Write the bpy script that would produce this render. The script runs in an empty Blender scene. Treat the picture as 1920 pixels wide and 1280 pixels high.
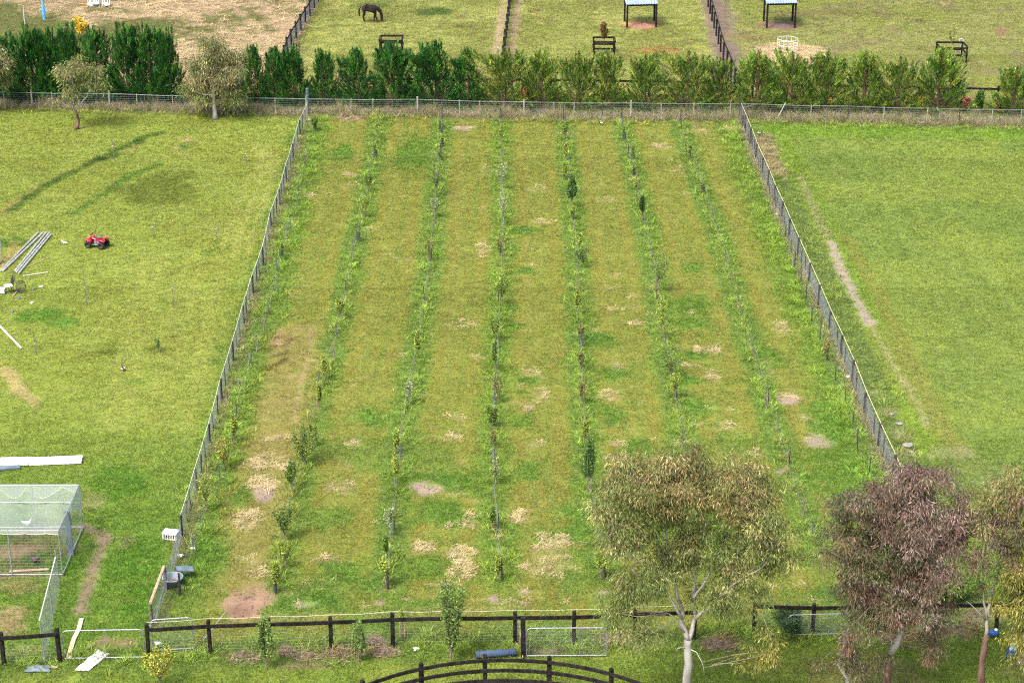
import bpy, math, random
import numpy as np
from mathutils import Vector, Matrix

sc = bpy.context.scene
R = math.radians
# ------------------------------------------------------------------ camera
CAM_H, PITCH, FPX = 40.4, R(22.6), 3700.0
cam_d = bpy.data.cameras.new('camera'); cam = bpy.data.objects.new('camera', cam_d)
sc.collection.objects.link(cam); sc.camera = cam
cam_d.sensor_width = 36.0; cam_d.lens = FPX / 1920 * 36
cam_d.clip_start = 1.0; cam_d.clip_end = 12000
cam.location = (0, 0, CAM_H); cam.rotation_euler = (math.pi / 2 - PITCH, 0, 0)
# ------------------------------------------------------------------ sky, sun, exposure
SUN_EL, SUN_AZ = R(58), R(-140)          # azimuth measured from +Y towards +X: from behind the camera, left
w = bpy.data.worlds.new('World'); sc.world = w; w.use_nodes = True
nt = w.node_tree; bg = nt.nodes['Background']
sky = nt.nodes.new('ShaderNodeTexSky'); sky.sky_type = 'NISHITA'; sky.sun_disc = False
sky.sun_elevation = SUN_EL; sky.sun_rotation = SUN_AZ
sky.air_density = 1.0; sky.dust_density = 6.0; sky.ozone_density = 0.6; sky.altitude = 0
nt.links.new(sky.outputs[0], bg.inputs[0]); bg.inputs[1].default_value = 0.15
sun_d = bpy.data.lights.new('sun', 'SUN'); sun = bpy.data.objects.new('sun', sun_d)
sc.collection.objects.link(sun)
sun_d.energy = 1.5; sun_d.angle = R(12); sun_d.color = (1, 0.96, 0.9)
sdir = Vector((math.sin(SUN_AZ) * math.cos(SUN_EL), math.cos(SUN_AZ) * math.cos(SUN_EL), math.sin(SUN_EL)))
sun.rotation_euler = (-sdir).to_track_quat('-Z', 'Y').to_euler(); sun.location = (0, 0, 80)
vs = sc.view_settings
vs.view_transform = 'Standard'; vs.look = 'None'; vs.gamma = 1; vs.use_curve_mapping = False
vs.exposure = 1.52
sc.cycles.use_denoising = False
sc.cycles.filter_width = 1.15
sc.cycles.max_bounces = 6
# ------------------------------------------------------------------ helpers
COL = sc.collection
rnd = random.Random(5)
CP, SP = math.cos(PITCH), math.sin(PITCH)

def ray(px, py):
    u = (px - 960) / FPX; v = (py - 640) / FPX
    return Vector((u, CP - v * SP, -SP - v * CP))
def G(px, py, z=0.0):
    """point of the level z that the photograph shows at (px, py)"""
    d = ray(px, py); t = (z - CAM_H) / d.z
    return Vector((d.x * t, d.y * t, z))
def W(px, py, Y):
    """point on the upright plane at distance Y"""
    d = ray(px, py); t = Y / d.y
    return Vector((d.x * t, Y, CAM_H + d.z * t))
def SC(py):
    """pixels per metre at ground row py"""
    p = G(960, py); return FPX / (p.y * CP + CAM_H * SP)
def HT(px, pyb, pyt):
    """height of an upright thing whose base and top the photograph shows"""
    return W(px, pyt, G(px, pyb).y).z
def lin(c):
    return tuple(((x / 255) / 12.92 if x / 255 <= 0.04045 else ((x / 255 + 0.055) / 1.055) ** 2.4) for x in c)

def tag(o, label=None, cat=None, group=None, kind=None):
    if label: o['label'] = label
    if cat: o['category'] = cat
    if group: o['group'] = group
    if kind: o['kind'] = kind
    return o
def thing(name, loc, label, cat, group=None, rotz=0.0):
    o = bpy.data.objects.new(name, None); COL.objects.link(o)
    o.empty_display_size = 0.2
    o.location = loc; o.rotation_euler = (0, 0, rotz)
    return tag(o, label, cat, group)

class MB:
    def __init__(s, origin=(0, 0, 0)):
        s.v = []; s.f = []; s.o = Vector(origin)
    def add(s, vs_, fs):
        n = len(s.v); s.v += [tuple(x) for x in vs_]; s.f += [tuple(i + n for i in f) for f in fs]; return s
    def box(s, c, size, rz=0.0, M=None):
        x, y, z = (k / 2 for k in size); c = Vector(c)
        q = [Vector((a * x, b * y, d * z)) for a in (-1, 1) for b in (-1, 1) for d in (-1, 1)]
        m = M if M is not None else Matrix.Rotation(rz, 3, 'Z')
        return s.add([m @ p + c for p in q], [(0, 1, 3, 2), (4, 6, 7, 5), (0, 4, 5, 1), (2, 3, 7, 6), (0, 2, 6, 4), (1, 5, 7, 3)])
    def beam(s, p, q, wd, ht, up=(0, 0, 1), ch=0.0, taper=1.0):
        p, q = Vector(p), Vector(q); d = (q - p).normalized(); u = Vector(up)
        sd = d.cross(u)
        if sd.length < 1e-4: sd = d.cross(Vector((1, 0, 0)))
        sd.normalize(); u = sd.cross(d).normalized()
        if ch <= 0:
            prof = [(-.5, -.5), (.5, -.5), (.5, .5), (-.5, .5)]
        else:
            a = .5 - ch
            prof = [(-a, -.5), (a, -.5), (.5, -a), (.5, a), (a, .5), (-a, .5), (-.5, a), (-.5, -a)]
        n = len(prof)
        vv = [p + sd * (x * wd) + u * (y * ht) for x, y in prof] + [q + sd * (x * wd * taper) + u * (y * ht * taper) for x, y in prof]
        ff = [(i, (i + 1) % n, n + (i + 1) % n, n + i) for i in range(n)] + [tuple(range(n - 1, -1, -1)), tuple(range(n, 2 * n))]
        return s.add(vv, ff)
    def tube(s, pts, rad, n=6, cap=True):
        pts = [Vector(p) for p in pts]; k = len(pts)
        rad = rad if hasattr(rad, '__len__') else [rad] * k
        vv = []; a = None
        for i, p in enumerate(pts):
            d = (pts[min(i + 1, k - 1)] - pts[max(i - 1, 0)])
            d = d.normalized() if d.length > 1e-9 else Vector((0, 0, 1))
            if a is None:
                a = d.cross(Vector((0, 0, 1)))
                if a.length < 1e-3: a = d.cross(Vector((1, 0, 0)))
            a = (a - d * a.dot(d)).normalized(); b = d.cross(a)
            for j in range(n):
                t = 2 * math.pi * j / n
                vv.append(p + (a * math.cos(t) + b * math.sin(t)) * rad[i])
        ff = [(i * n + j, i * n + (j + 1) % n, (i + 1) * n + (j + 1) % n, (i + 1) * n + j) for i in range(k - 1) for j in range(n)]
        if cap: ff += [tuple(range(n - 1, -1, -1)), tuple(range((k - 1) * n, k * n))]
        return s.add(vv, ff)
    def lathe(s, prof, c=(0, 0, 0), n=16, axis='Z'):
        c = Vector(c); vv = []
        for r, h in prof:
            for j in range(n):
                t = 2 * math.pi * j / n; x, y = r * math.cos(t), r * math.sin(t)
                vv.append(c + (Vector((x, y, h)) if axis == 'Z' else Vector((x, h, y))))
        k = len(prof)
        ff = [(i * n + j, i * n + (j + 1) % n, (i + 1) * n + (j + 1) % n, (i + 1) * n + j) for i in range(k - 1) for j in range(n)]
        return s.add(vv, ff)
    def grid(s, fn, nu, nv):
        vv = [fn(i / nu, j / nv) for j in range(nv + 1) for i in range(nu + 1)]
        return s.add(vv, [(j * (nu + 1) + i, j * (nu + 1) + i + 1, (j + 1) * (nu + 1) + i + 1, (j + 1) * (nu + 1) + i) for j in range(nv) for i in range(nu)])
    def build(s, name, mat, parent=None, smooth=False):
        me = bpy.data.meshes.new(name)
        ox, oy, oz = s.o
        me.from_pydata([(x - ox, y - oy, z - oz) for x, y, z in s.v], [], s.f); me.update()
        if smooth: me.polygons.foreach_set('use_smooth', [True] * len(me.polygons))
        me.materials.append(mat)
        o = bpy.data.objects.new(name, me); COL.objects.link(o)
        if parent is not None: o.parent = parent
        return o

# ------------------------------------------------------------------ materials
def mat(name, c1, c2=None, rough=0.8, scale=6.0, detail=5, bump=0.0, metal=0.0, stretch=(1, 1, 1), contrast=(0.35, 0.65), spec=0.3, bscale=None):
    m = bpy.data.materials.new(name); m.use_nodes = True; t = m.node_tree; b = t.nodes['Principled BSDF']
    b.inputs['Roughness'].default_value = rough; b.inputs['Metallic'].default_value = metal
    b.inputs['Specular IOR Level'].default_value = spec
    if c2 is None:
        b.inputs['Base Color'].default_value = (*c1, 1)
        if not bump: return m
    co = t.nodes.new('ShaderNodeTexCoord'); mp = t.nodes.new('ShaderNodeMapping')
    mp.inputs['Scale'].default_value = stretch; t.links.new(co.outputs['Object'], mp.inputs[0])
    n = t.nodes.new('ShaderNodeTexNoise'); n.inputs['Scale'].default_value = scale; n.inputs['Detail'].default_value = detail
    t.links.new(mp.outputs[0], n.inputs['Vector'])
    if c2 is not None:
        r = t.nodes.new('ShaderNodeValToRGB'); r.color_ramp.elements[0].position = contrast[0]; r.color_ramp.elements[1].position = contrast[1]
        r.color_ramp.elements[0].color = (*c1, 1); r.color_ramp.elements[1].color = (*c2, 1)
        t.links.new(n.outputs['Fac'], r.inputs[0]); t.links.new(r.outputs[0], b.inputs['Base Color'])
    if bump:
        n2 = n
        if bscale:
            n2 = t.nodes.new('ShaderNodeTexNoise'); n2.inputs['Scale'].default_value = bscale; t.links.new(mp.outputs[0], n2.inputs['Vector'])
        bp = t.nodes.new('ShaderNodeBump'); bp.inputs['Strength'].default_value = bump; bp.inputs['Distance'].default_value = 0.03
        t.links.new(n2.outputs['Fac'], bp.inputs['Height']); t.links.new(bp.outputs[0], b.inputs['Normal'])
    return m
def leaf_mat(name, trans=0.3, attr='Col', atype='GEOMETRY', rough=0.6):
    m = bpy.data.materials.new(name); m.use_nodes = True; t = m.node_tree; b = t.nodes['Principled BSDF']
    out = t.nodes['Material Output']
    a = t.nodes.new('ShaderNodeAttribute'); a.attribute_name = attr; a.attribute_type = atype
    b.inputs['Roughness'].default_value = rough; b.inputs['Specular IOR Level'].default_value = 0.25
    t.links.new(a.outputs['Color'], b.inputs['Base Color'])
    tr = t.nodes.new('ShaderNodeBsdfTranslucent'); t.links.new(a.outputs['Color'], tr.inputs[0])
    mx = t.nodes.new('ShaderNodeMixShader'); mx.inputs[0].default_value = trans
    t.links.new(b.outputs[0], mx.inputs[1]); t.links.new(tr.outputs[0], mx.inputs[2]); t.links.new(mx.outputs[0], out.inputs[0])
    return m
def sheer_mat(name, col, cover):
    """fine netting: part of the light passes, part meets pale thread"""
    m = bpy.data.materials.new(name); m.use_nodes = True; t = m.node_tree; b = t.nodes['Principled BSDF']
    b.inputs['Base Color'].default_value = (*col, 1); b.inputs['Roughness'].default_value = 0.8
    out = t.nodes['Material Output']; tr = t.nodes.new('ShaderNodeBsdfTransparent'); mx = t.nodes.new('ShaderNodeMixShader')
    mx.inputs[0].default_value = cover
    t.links.new(tr.outputs[0], mx.inputs[1]); t.links.new(b.outputs[0], mx.inputs[2]); t.links.new(mx.outputs[0], out.inputs[0])
    return m

M = {}
M['black_wood'] = mat('black_wood', (.006, .005, .0055), (.034, .028, .027), .9, 5, 6, .5, spec=.12, stretch=(1, 1, 1), contrast=(.35, .8), bscale=30)
M['grey_wood'] = mat('grey_wood', (.06, .052, .047), (.15, .128, .112), .9, 9, 6, .5)
M['pale_wood'] = mat('pale_wood', (.22, .16, .11), (.36, .28, .20), .85, 7, 6, .4)
M['white_post'] = mat('white_post', (.28, .27, .25), (.45, .44, .42), .85, 8, 4, .3)
M['far_post'] = mat('far_post', (.16, .15, .135), (.29, .275, .25), .9, 8, 4, .3)
M['dark_post'] = mat('dark_post', (.02, .018, .018), (.06, .053, .05), .9, 9, 5, .5)
M['steel'] = mat('steel', (.22, .235, .25), (.36, .38, .40), .45, 14, 3, 0, metal=.55)
M['wire'] = mat('wire', (.15, .17, .18), (.26, .28, .29), .5, 10, 2, 0, metal=.4)
M['wire_dark'] = mat('wire_dark', (.05, .06, .07), (.12, .14, .155), .6, 10, 2, 0, metal=.3)
M['picket'] = mat('picket', (.015, .015, .016), (.05, .048, .045), .7, 10, 3)
M['tape'] = mat('tape', (.55, .62, .45), None, .7)
M['hose'] = mat('hose', (.05, .10, .15), (.16, .22, .25), .6, 6, 3)
M['white_plastic'] = mat('white_plastic', (.52, .53, .53), (.66, .67, .67), .5, 3, 3)
M['white_paint'] = mat('white_paint', (.40, .40, .40), (.58, .58, .575), .55, 5, 5)
M['black_plastic'] = mat('black_plastic', (.012, .012, .014), (.035, .035, .04), .5, 8, 3)
M['rubber'] = mat('rubber', (.014, .014, .015), (.035, .034, .033), .85, 22, 3, .6)
M['red_plastic'] = mat('red_plastic', (.30, .008, .016), (.38, .014, .02), .28, 4, 2, spec=.5)
M['orange_plastic'] = mat('orange_plastic', (.75, .18, .03), None, .4)
M['seat_vinyl'] = mat('seat_vinyl', (.04, .04, .048), (.08, .08, .09), .55, 10, 2)
M['roof_metal'] = mat('roof_metal', (.20, .255, .34), (.27, .325, .41), .4, 2, 3, 0, metal=.2)
M['bluegrey'] = mat('bluegrey', (.07, .10, .125), (.12, .155, .185), .5, 3, 3)
M['blue_plastic'] = mat('blue_plastic', (.012, .05, .2), (.02, .08, .27), .4, 4, 2)
M['skyblue'] = mat('skyblue', (.05, .28, .62), (.1, .36, .7), .4, 4, 2)
M['net'] = sheer_mat('net', (.36, .43, .40), .27)
M['net_hem'] = sheer_mat('net_hem', (.5, .53, .52), .5)
M['shade'] = sheer_mat('shade', (.22, .25, .27), .42)
M['leaf'] = leaf_mat('leaf', .14)
M['conifer'] = leaf_mat('conifer', .15, rough=.55)
M['gum_bark'] = mat('gum_bark', (.19, .175, .16), (.37, .355, .335), .75, 2.2, 6, .25, stretch=(1, 1, .4))
M['brown_bark'] = mat('brown_bark', (.06, .035, .026), (.17, .105, .08), .95, 6, 6, .7, stretch=(1, 1, .25))
M['twig'] = mat('twig', (.10, .075, .06), (.22, .18, .15), .9, 5, 4)
M['twig_grey'] = mat('twig_grey', (.16, .15, .15), (.34, .32, .31), .9, 5, 4)
M['stone'] = mat('stone', (.13, .12, .105), (.25, .235, .21), .95, 6, 5, .6)
M['mulch'] = mat('mulch', (.14, .065, .04), (.28, .15, .10), .95, 14, 5, .8)
M['mulch_dark'] = mat('mulch_dark', (.06, .04, .033), (.13, .09, .07), .95, 14, 5, .8)

# ------------------------------------------------------------------ value noise
_lat = np.random.RandomState(3).rand(8, 512, 512).astype(np.float32)
def vn(x, y, size, seed=0):
    L = _lat[seed % 8]; ox = 37.7 * seed; oy = 91.3 * seed
    u = x / size + ox + 200; v = y / size + oy + 200
    i = np.floor(u).astype(np.int64); j = np.floor(v).astype(np.int64)
    a = (u - i); b = (v - j); a = a * a * (3 - 2 * a); b = b * b * (3 - 2 * b)
    i &= 511; j &= 511; i1 = (i + 1) & 511; j1 = (j + 1) & 511
    return (L[i, j] * (1 - a) * (1 - b) + L[i1, j] * a * (1 - b) + L[i, j1] * (1 - a) * b + L[i1, j1] * a * b)
def fbm(x, y, size, seed=0, octv=4, gain=.55):
    r = 0; amp = 1; tot = 0
    for k in range(octv):
        r = r + amp * vn(x, y, size / 2 ** k, seed + k); tot += amp; amp *= gain
    return r / tot
def sstep(a, b, x):
    t = np.clip((x - a) / (b - a), 0, 1); return t * t * (3 - 2 * t)
# ================================================================== key lines of the place (ground points)
LF = [G(*p) for p in ((578, 218), (562, 252), (549, 298), (536, 341), (524, 384), (508, 428), (493, 496), (474, 549), (456.5, 606), (437, 676), (415, 748), (393, 833), (368, 917), (341, 1008))]
LF_END = [G(311, 1104), G(285, 1172)]
RF = [G(*p) for p in ((1387, 222), (1397, 246), (1407, 271), (1418, 301), (1430, 327), (1440.5, 352), (1452, 381), (1466, 412), (1480, 445), (1496, 482), (1517, 530), (1535, 572), (1555, 620), (1577, 668), (1598, 716), (1621, 776), (1647, 836), (1675, 897), (1704, 965), (1737, 1040), (1775, 1128))]
FAR = [G(*p) for p in ((-140, 199), (0, 200), (205, 203), (400, 208), (575, 213), (783, 214), (983, 219), (1183, 221), (1387, 222), (1590, 227), (1738, 231), (1920, 234), (2060, 238))]
NEAR = [G(*p) for p in ((-140, 1252), (3, 1246), (108, 1239), (277, 1231), (393, 1223), (620, 1216), (736, 1210), (963, 1207), (1076, 1206), (1302, 1196), (1415, 1182), (1525, 1186), (1870, 1180), (2060, 1178))]
def fx(line):     # x as a function of y
    a = sorted((p.y, p.x) for p in line); ys = np.array([q[0] for q in a]); xs = np.array([q[1] for q in a])
    def f(y):
        r = np.interp(y, ys, xs)
        r = np.where(y < ys[0], xs[0] + (y - ys[0]) * (xs[3] - xs[0]) / (ys[3] - ys[0]), r)
        return np.where(y > ys[-1], xs[-1] + (y - ys[-1]) * (xs[-1] - xs[-4]) / (ys[-1] - ys[-4]), r)
    return f
def fy(line):
    a = sorted((p.x, p.y) for p in line); xs = np.array([q[0] for q in a]); ys = np.array([q[1] for q in a])
    return lambda x: np.interp(x, xs, ys)
xL, xR, yFar, yNear = fx(LF + LF_END), fx(RF), fy(FAR), fy(NEAR)
HEDGE = [G(*p) for p in ((-140, 186), (0, 186), (300, 189), (480, 192), (700, 196), (1000, 199), (1300, 202), (1500, 204), (1760, 207), (1920, 213), (2060, 217))]
yHedge = fy(HEDGE)
BACK = [G(*p) for p in ((640, 176), (900, 178), (1200, 181), (1400, 186), (1600, 190), (1855, 196), (2060, 201))]
PF1 = [G(522, 150), G(540, 96), G(597, 4), G(618, -34)]
PF2 = [G(938, 150), G(944, 108), G(958, 0), G(963, -40)]
PF3 = [G(1385, 180), G(1354, 108), G(1324, 0), G(1313, -40)]
def ln(a, b): return lambda y: a.x + (y - a.y) * (b.x - a.x) / (b.y - a.y)
x1, x2, x3 = ln(PF1[0], PF1[3]), ln(PF2[0], PF2[3]), ln(PF3[0], PF3[3])

ROWS = {
 'R1': ((712, 215), (708, 250), (690, 340), (672, 430), (640, 590), (603, 720), (568, 860), (530, 1005), (518, 1112)),
 'R2': ((829, 225), (828, 250), (816, 370), (806, 500), (785, 640), (757, 790), (740, 930), (727, 1104)),
 'R3': ((939, 225), (940, 260), (943, 370), (942, 480), (936, 590), (931, 690), (924, 800), (926, 930), (941, 1088)),
 'R4': ((1057, 225), (1060, 260), (1067, 320), (1076, 420), (1084, 530), (1087, 610), (1092, 740), (1101, 860), (1110, 930), (1133, 1085)),
 'R5': ((1165, 225), (1170, 250), (1190, 330), (1215, 450), (1232, 545), (1246, 640), (1260, 700), (1272, 770), (1284, 840), (1330, 1060)),
 'R6': ((1276, 228), (1284, 262), (1302, 315), (1332, 400), (1365, 505), (1400, 625), (1435, 745), (1480, 880), (1510, 970), (1545, 1050)),
 'RL': ((592, 240), (574, 305), (540, 445), (528, 480), (493, 620), (480, 660), (455, 740), (433, 838), (420, 880), (390, 960), (362, 1030), (338, 1112)),
 'RR': ((1392, 240), (1432, 330), (1478, 470), (1518, 580), (1554, 692), (1567, 727), (1595, 785), (1617, 867), (1632, 890), (1690, 1040)),
}
RW = {k: [G(*p) for p in v] for k, v in ROWS.items()}

# ================================================================== ground colours (what grows or lies where)
RES = 0.125
GX0, GX1, GY0, GY1 = -54.0, 54.0, 58.0, 190.0
cx = np.arange(GX0, GX1, RES, dtype=np.float32); cy = np.arange(GY0, GY1, RES, dtype=np.float32)
X, Y = np.meshgrid(cx, cy, indexing='ij')
C = np.zeros(X.shape + (3,), np.float32)     # colour
GHT = np.ones(X.shape, np.float32)           # grass height
GDN = np.ones(X.shape, np.float32)           # grass cover
STR = np.zeros(X.shape, np.float32)          # loose straw
KA = 0.50
def L3(c):
    a = np.array(lin(c), np.float32) * KA; g = a @ np.array([.3, .6, .1], np.float32)
    return a * .93 + g * .07
def fill(mask, col, h=None, dn=None, s=None, sub=None):
    m = mask
    sl = sub if sub is not None else (slice(None), slice(None))
    C[sl] = C[sl] * (1 - m[..., None]) + L3(col) * m[..., None]
    if h is not None: GHT[sl] = GHT[sl] * (1 - m) + h * m
    if dn is not None: GDN[sl] = GDN[sl] * (1 - m) + dn * m
    if s is not None: STR[sl] = STR[sl] * (1 - m) + s * m
def sub_of(x0, x1_, y0, y1):
    i0 = max(0, int((x0 - GX0) / RES)); i1 = min(X.shape[0], int((x1_ - GX0) / RES) + 2)
    j0 = max(0, int((y0 - GY0) / RES)); j1 = min(X.shape[1], int((y1 - GY0) / RES) + 2)
    return (slice(i0, max(i0, i1)), slice(j0, max(j0, j1)))
_sd = [0]
def blob(px, py, rx, ry, col, a=1.0, h=None, dn=None, s=None, rough=.55, ns=None, soft=.35):
    _sd[0] += 1
    c = G(px, py); rxm = rx / SC(py); rym = abs(G(px, py - ry).y - G(px, py + ry).y) / 2
    sl = sub_of(c.x - rxm * 1.6, c.x + rxm * 1.6, c.y - rym * 1.6, c.y + rym * 1.6)
    x, y = X[sl], Y[sl]
    if x.size == 0: return
    d = np.sqrt(((x - c.x) / rxm) ** 2 + ((y - c.y) / rym) ** 2)
    n = fbm(x, y, ns or max(.35, min(rxm, rym) * .8), _sd[0], 4, .65)
    m = a * sstep(-soft, soft, (1 - d) + (n - .5) * 2 * rough) * (d < 1.6)
    fill(m.astype(np.float32), col, h, dn, s, sl)
def seg_d(x, y, P):
    best = np.full(x.shape, 1e9, np.float32)
    for a, b in zip(P[:-1], P[1:]):
        dx, dy = b.x - a.x, b.y - a.y; l2 = dx * dx + dy * dy + 1e-9
        t = np.clip(((x - a.x) * dx + (y - a.y) * dy) / l2, 0, 1)
        best = np.minimum(best, np.hypot(x - a.x - t * dx, y - a.y - t * dy))
    return best
def stroke(P, wm, col, a=1.0, h=None, dn=None, s=None, rough=.5, ns=1.2, soft=.4, off=0.0):
    _sd[0] += 1
    P = [p if isinstance(p, Vector) else G(*p) for p in P]
    if off: P = [Vector((p.x + off, p.y, 0)) for p in P]
    sl = sub_of(min(p.x for p in P) - wm * 2, max(p.x for p in P) + wm * 2, min(p.y for p in P) - wm * 2, max(p.y for p in P) + wm * 2)
    x, y = X[sl], Y[sl]
    if x.size == 0: return
    d = seg_d(x, y, P) / wm
    n = fbm(x, y, ns, _sd[0], 4, .6)
    m = a * sstep(-soft, soft, (1 - d) + (n - .5) * 2 * rough) * (d < 2)
    fill(m.astype(np.float32), col, h, dn, s, sl)

wob = (fbm(X, Y, 3.0, 1) - .5) * .9
one = np.ones(X.shape, np.float32)
f_left = (X + wob * .3 < xL(Y)) & (Y < yFar(X)); f_right = (X + wob * .3 > xR(Y)) & (Y < yFar(X)); f_mid = ~f_left & ~f_right & (Y < yFar(X))
beyond = Y >= yFar(X) + wob * .4; front = Y < yNear(X) + wob
n1 = fbm(X, Y, 9, 2); n2 = fbm(X, Y, 2.2, 3); n3 = fbm(X, Y, .7, 4); n4 = fbm(X * .35, Y, 1.0, 6); n5 = fbm(X, Y, 5, 5)
# base of each field
fill(one, (140, 152, 52), .75)
fill(f_left.astype(np.float32), (154, 169, 58), .85)
fill((f_left * sstep(.40, .66, n5) * .7).astype(np.float32), (150, 159, 52))
fill((f_left * sstep(.45, .7, n2) * .35).astype(np.float32), (164, 177, 72))
fill((f_left * sstep(93, 74, Y + wob * 4)).astype(np.float32), (124, 160, 46), 1.25)
fill((f_left * sstep(136, 146, Y + wob * 3) * .7).astype(np.float32), (142, 162, 44))
fill((f_right.astype(np.float32)), (134, 156, 58), .9)
fill((f_right * sstep(.42, .6, n5) * .8).astype(np.float32), (150, 168, 60))
fill((f_right * sstep(.48, .68, fbm(X * .5, Y * 1.6, .9, 7)) * .12).astype(np.float32), (116, 144, 56))
fill((f_right * sstep(1, 5, xR(Y) + 9 - X) * .0).astype(np.float32), (150, 165, 50))
# orchard: mown lanes with browner wheel lines between greener tree strips
rowx = {k: fx(v) for k, v in RW.items()}
order = ['RL', 'R1', 'R2', 'R3', 'R4', 'R5', 'R6', 'RR']
fm = f_mid.astype(np.float32)
fill(fm * sstep(.38, .66, n1) * .6, (130, 156, 54))
for k, (a, b) in enumerate(zip(order[:-1], order[1:])):
    xa, xb = rowx[a](Y), rowx[b](Y); t = (X - xa) / (xb - xa)
    inn = fm * ((t > 0) & (t < 1))
    for c0, wd in ((.28, .11), (.72, .12), (.5, .04)):
        m = inn * np.exp(-((t - c0 + (n2 - .5) * .05) / wd) ** 2) * (.62 + .38 * sstep(.35, .62, n1)) * (.75 + .5 * vn(t * 14 + k * 5, Y * .12, 1.0, 3 + k))
        fill((m * 1.0).clip(0, 1).astype(np.float32), (150, 148, 52), .55)
    m = inn * np.exp(-((t - .38) / .05) ** 2) * .4
    fill(m.astype(np.float32), (160, 158, 66))
fill(fm * sstep(.55, .75, n2 * .6 + n3 * .4) * .25, (166, 166, 78))
fill(fm * sstep(.54, .68, fbm(X, Y, 4, 13)) * sstep(104, 72, Y) * .7, (114, 156, 50), 1.3)
for k in order:
    P = RW[k]
    wd = .75 if k[1] in '123456' else 1.15
    stroke(P, wd * .95, (130, 161, 50), .8, 1.2, rough=1.2, ns=1.5, soft=.6)
    stroke(P, wd * .42, (122, 161, 44), .8, 1.8, rough=1.2, ns=1.0, soft=.5)
    stroke(P, .2, (156, 160, 84), .45, 1.5, rough=1.2, ns=.7)
    if k in ('R4', 'R5', 'R6', 'R2', 'R1'):
        stroke(P, .20, (116, 148, 60), .5, 1.0, off=-.5, rough=.8, ns=2.0)
        stroke(P, .18, (118, 150, 60), .35, 1.0, off=.5, rough=.9, ns=2.0)
# left edge verge between fence and border row
stroke(LF + LF_END, 1.3, (130, 160, 54), .65, 1.4, off=.6, rough=1.2, ns=1.4)
stroke(LF + LF_END, .22, (160, 150, 100), .5, 1.5, off=.25, rough=1.1, ns=1.2)
stroke(RF, .34, (150, 140, 118), .7, 1.6, off=-.1, rough=.8, ns=.8)
stroke(RF, .9, (128, 160, 50), .7, 1.4, off=-1.1, rough=1.0)
stroke(RF, .7, (128, 150, 66), .9, 1.4, off=1.1, rough=.9)
stroke(RF[:5], .8, (176, 152, 118), .7, .9, off=1.2, rough=1.0)
stroke(RF, .7, (140, 168, 46), .9, 1.2, off=2.5, rough=.5)
stroke(RF[8:], .45, (150, 148, 58), .55, .7, off=3.6, rough=.8)
# right field: worn path, rim stripes of the mower
stroke(((1556, 452), (1575, 500), (1605, 560), (1632, 608)), .30, (175, 159, 130), .95, .2, .12, rough=1.0, ns=.5)
stroke(((1632, 608), (1650, 640), (1680, 690), (1720, 755), (1740, 800)), .16, (184, 172, 124), .6, .4, .5, rough=1.4, ns=.6)
stroke(((1500, 330), (1530, 400), (1556, 452)), .3, (176, 170, 110), .6, rough=.8)
stroke(((1640, 620), (1700, 720), (1760, 800), (1830, 880)), .6, (156, 154, 70), .4, .7, rough=1.0)
stroke(((1420, 240), (1600, 246), (1920, 250)), 1.6, (130, 168, 40), .85, 1.1, rough=.5)
for q in (1.0, 2.2, 3.4, 4.6):
    stroke([Vector((p.x + 3.6 + q * 1.6, p.y - q * 1.4, 0)) for p in RF[1:16]], .35, (152, 170, 72), .35, rough=.5, ns=2)
for p in ((1665, 770, 14, 8), (1690, 815, 12, 14), (1700, 850, 18, 8), (1640, 735, 8, 12), (1790, 850, 40, 10), (1870, 905, 40, 20), (1700, 905, 30, 14)):
    blob(*p, (172, 160, 116), .5, .5, .6, rough=1.3, ns=.5)
blob(1820, 890, 90, 40, (120, 148, 64), .6, rough=1.0)
# far verge, rank dry grass, and the ground under the trees
stroke(FAR, .9, (122, 160, 42), .9, 1.5, rough=.7, off=0)
sl_ = np.exp(-((Y - yFar(X) + .1) / 1.0) ** 2)
fill((sl_ * .7).astype(np.float32), (150, 138, 98), 1.0)
band = ((Y > yFar(X) + .3) & (Y < yHedge(X) + 5)).astype(np.float32)
fill(band * sstep(.3, .6, n2) * .75, (138, 128, 84), .8, .8)
fill(band * sstep(.5, .65, n3) * .7, (100, 120, 50))
pd = (Y > yHedge(X) + 3.5 + wob)
fill(pd.astype(np.float32), (160, 166, 74), .7)
fill((pd * sstep(.42, .62, n2)).astype(np.float32), (176, 178, 86))
fill((pd * sstep(.48, .66, n5) * .8).astype(np.float32), (146, 150, 66))
fill((pd * sstep(.6, .7, n4) * .5).astype(np.float32), (120, 132, 52))
pr = pd & (X > x3(Y))
fill((pr * .75).astype(np.float32), (152, 154, 78), .6)
fill((pr * sstep(.5, .62, n5)).astype(np.float32), (150, 158, 66))
fill((pr * sstep(.58, .7, n2) * .8).astype(np.float32), (146, 138, 84), .5)
pdl = pd & (X < x1(Y))
fill(pdl.astype(np.float32), (122, 126, 62), .5)
dry = sstep(.40, .56, fbm(X * .7, Y * .8, 7, 21) + (vn(X * .9 + Y * .35, Y * 0 + X * 0, .8, 5) - .5) * .22)
fill((pdl * dry).astype(np.float32), (177, 151, 110), .3, .35, .35)
stri = vn(X + Y * .42, X * 0, .7, 6)
fill((pdl * sstep(.62, .75, stri) * sstep(.3, .6, n5) * .8 * (X > -40)).astype(np.float32), (130, 122, 66))
blob(275, 118, 110, 40, (185, 158, 118), .85, .3, .25, .5, rough=.9, ns=2.5)
blob(420, 95, 120, 45, (178, 153, 111), .75, .3, .3, .5, rough=1.0, ns=2.0)
blob(330, 10, 160, 9, (182, 154, 116), .8, .3, .3, .4, rough=.9, ns=2)
blob(110, 4, 70, 16, (177, 147, 111), .7, .3, .3, .3, rough=1.0, ns=2)
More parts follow.
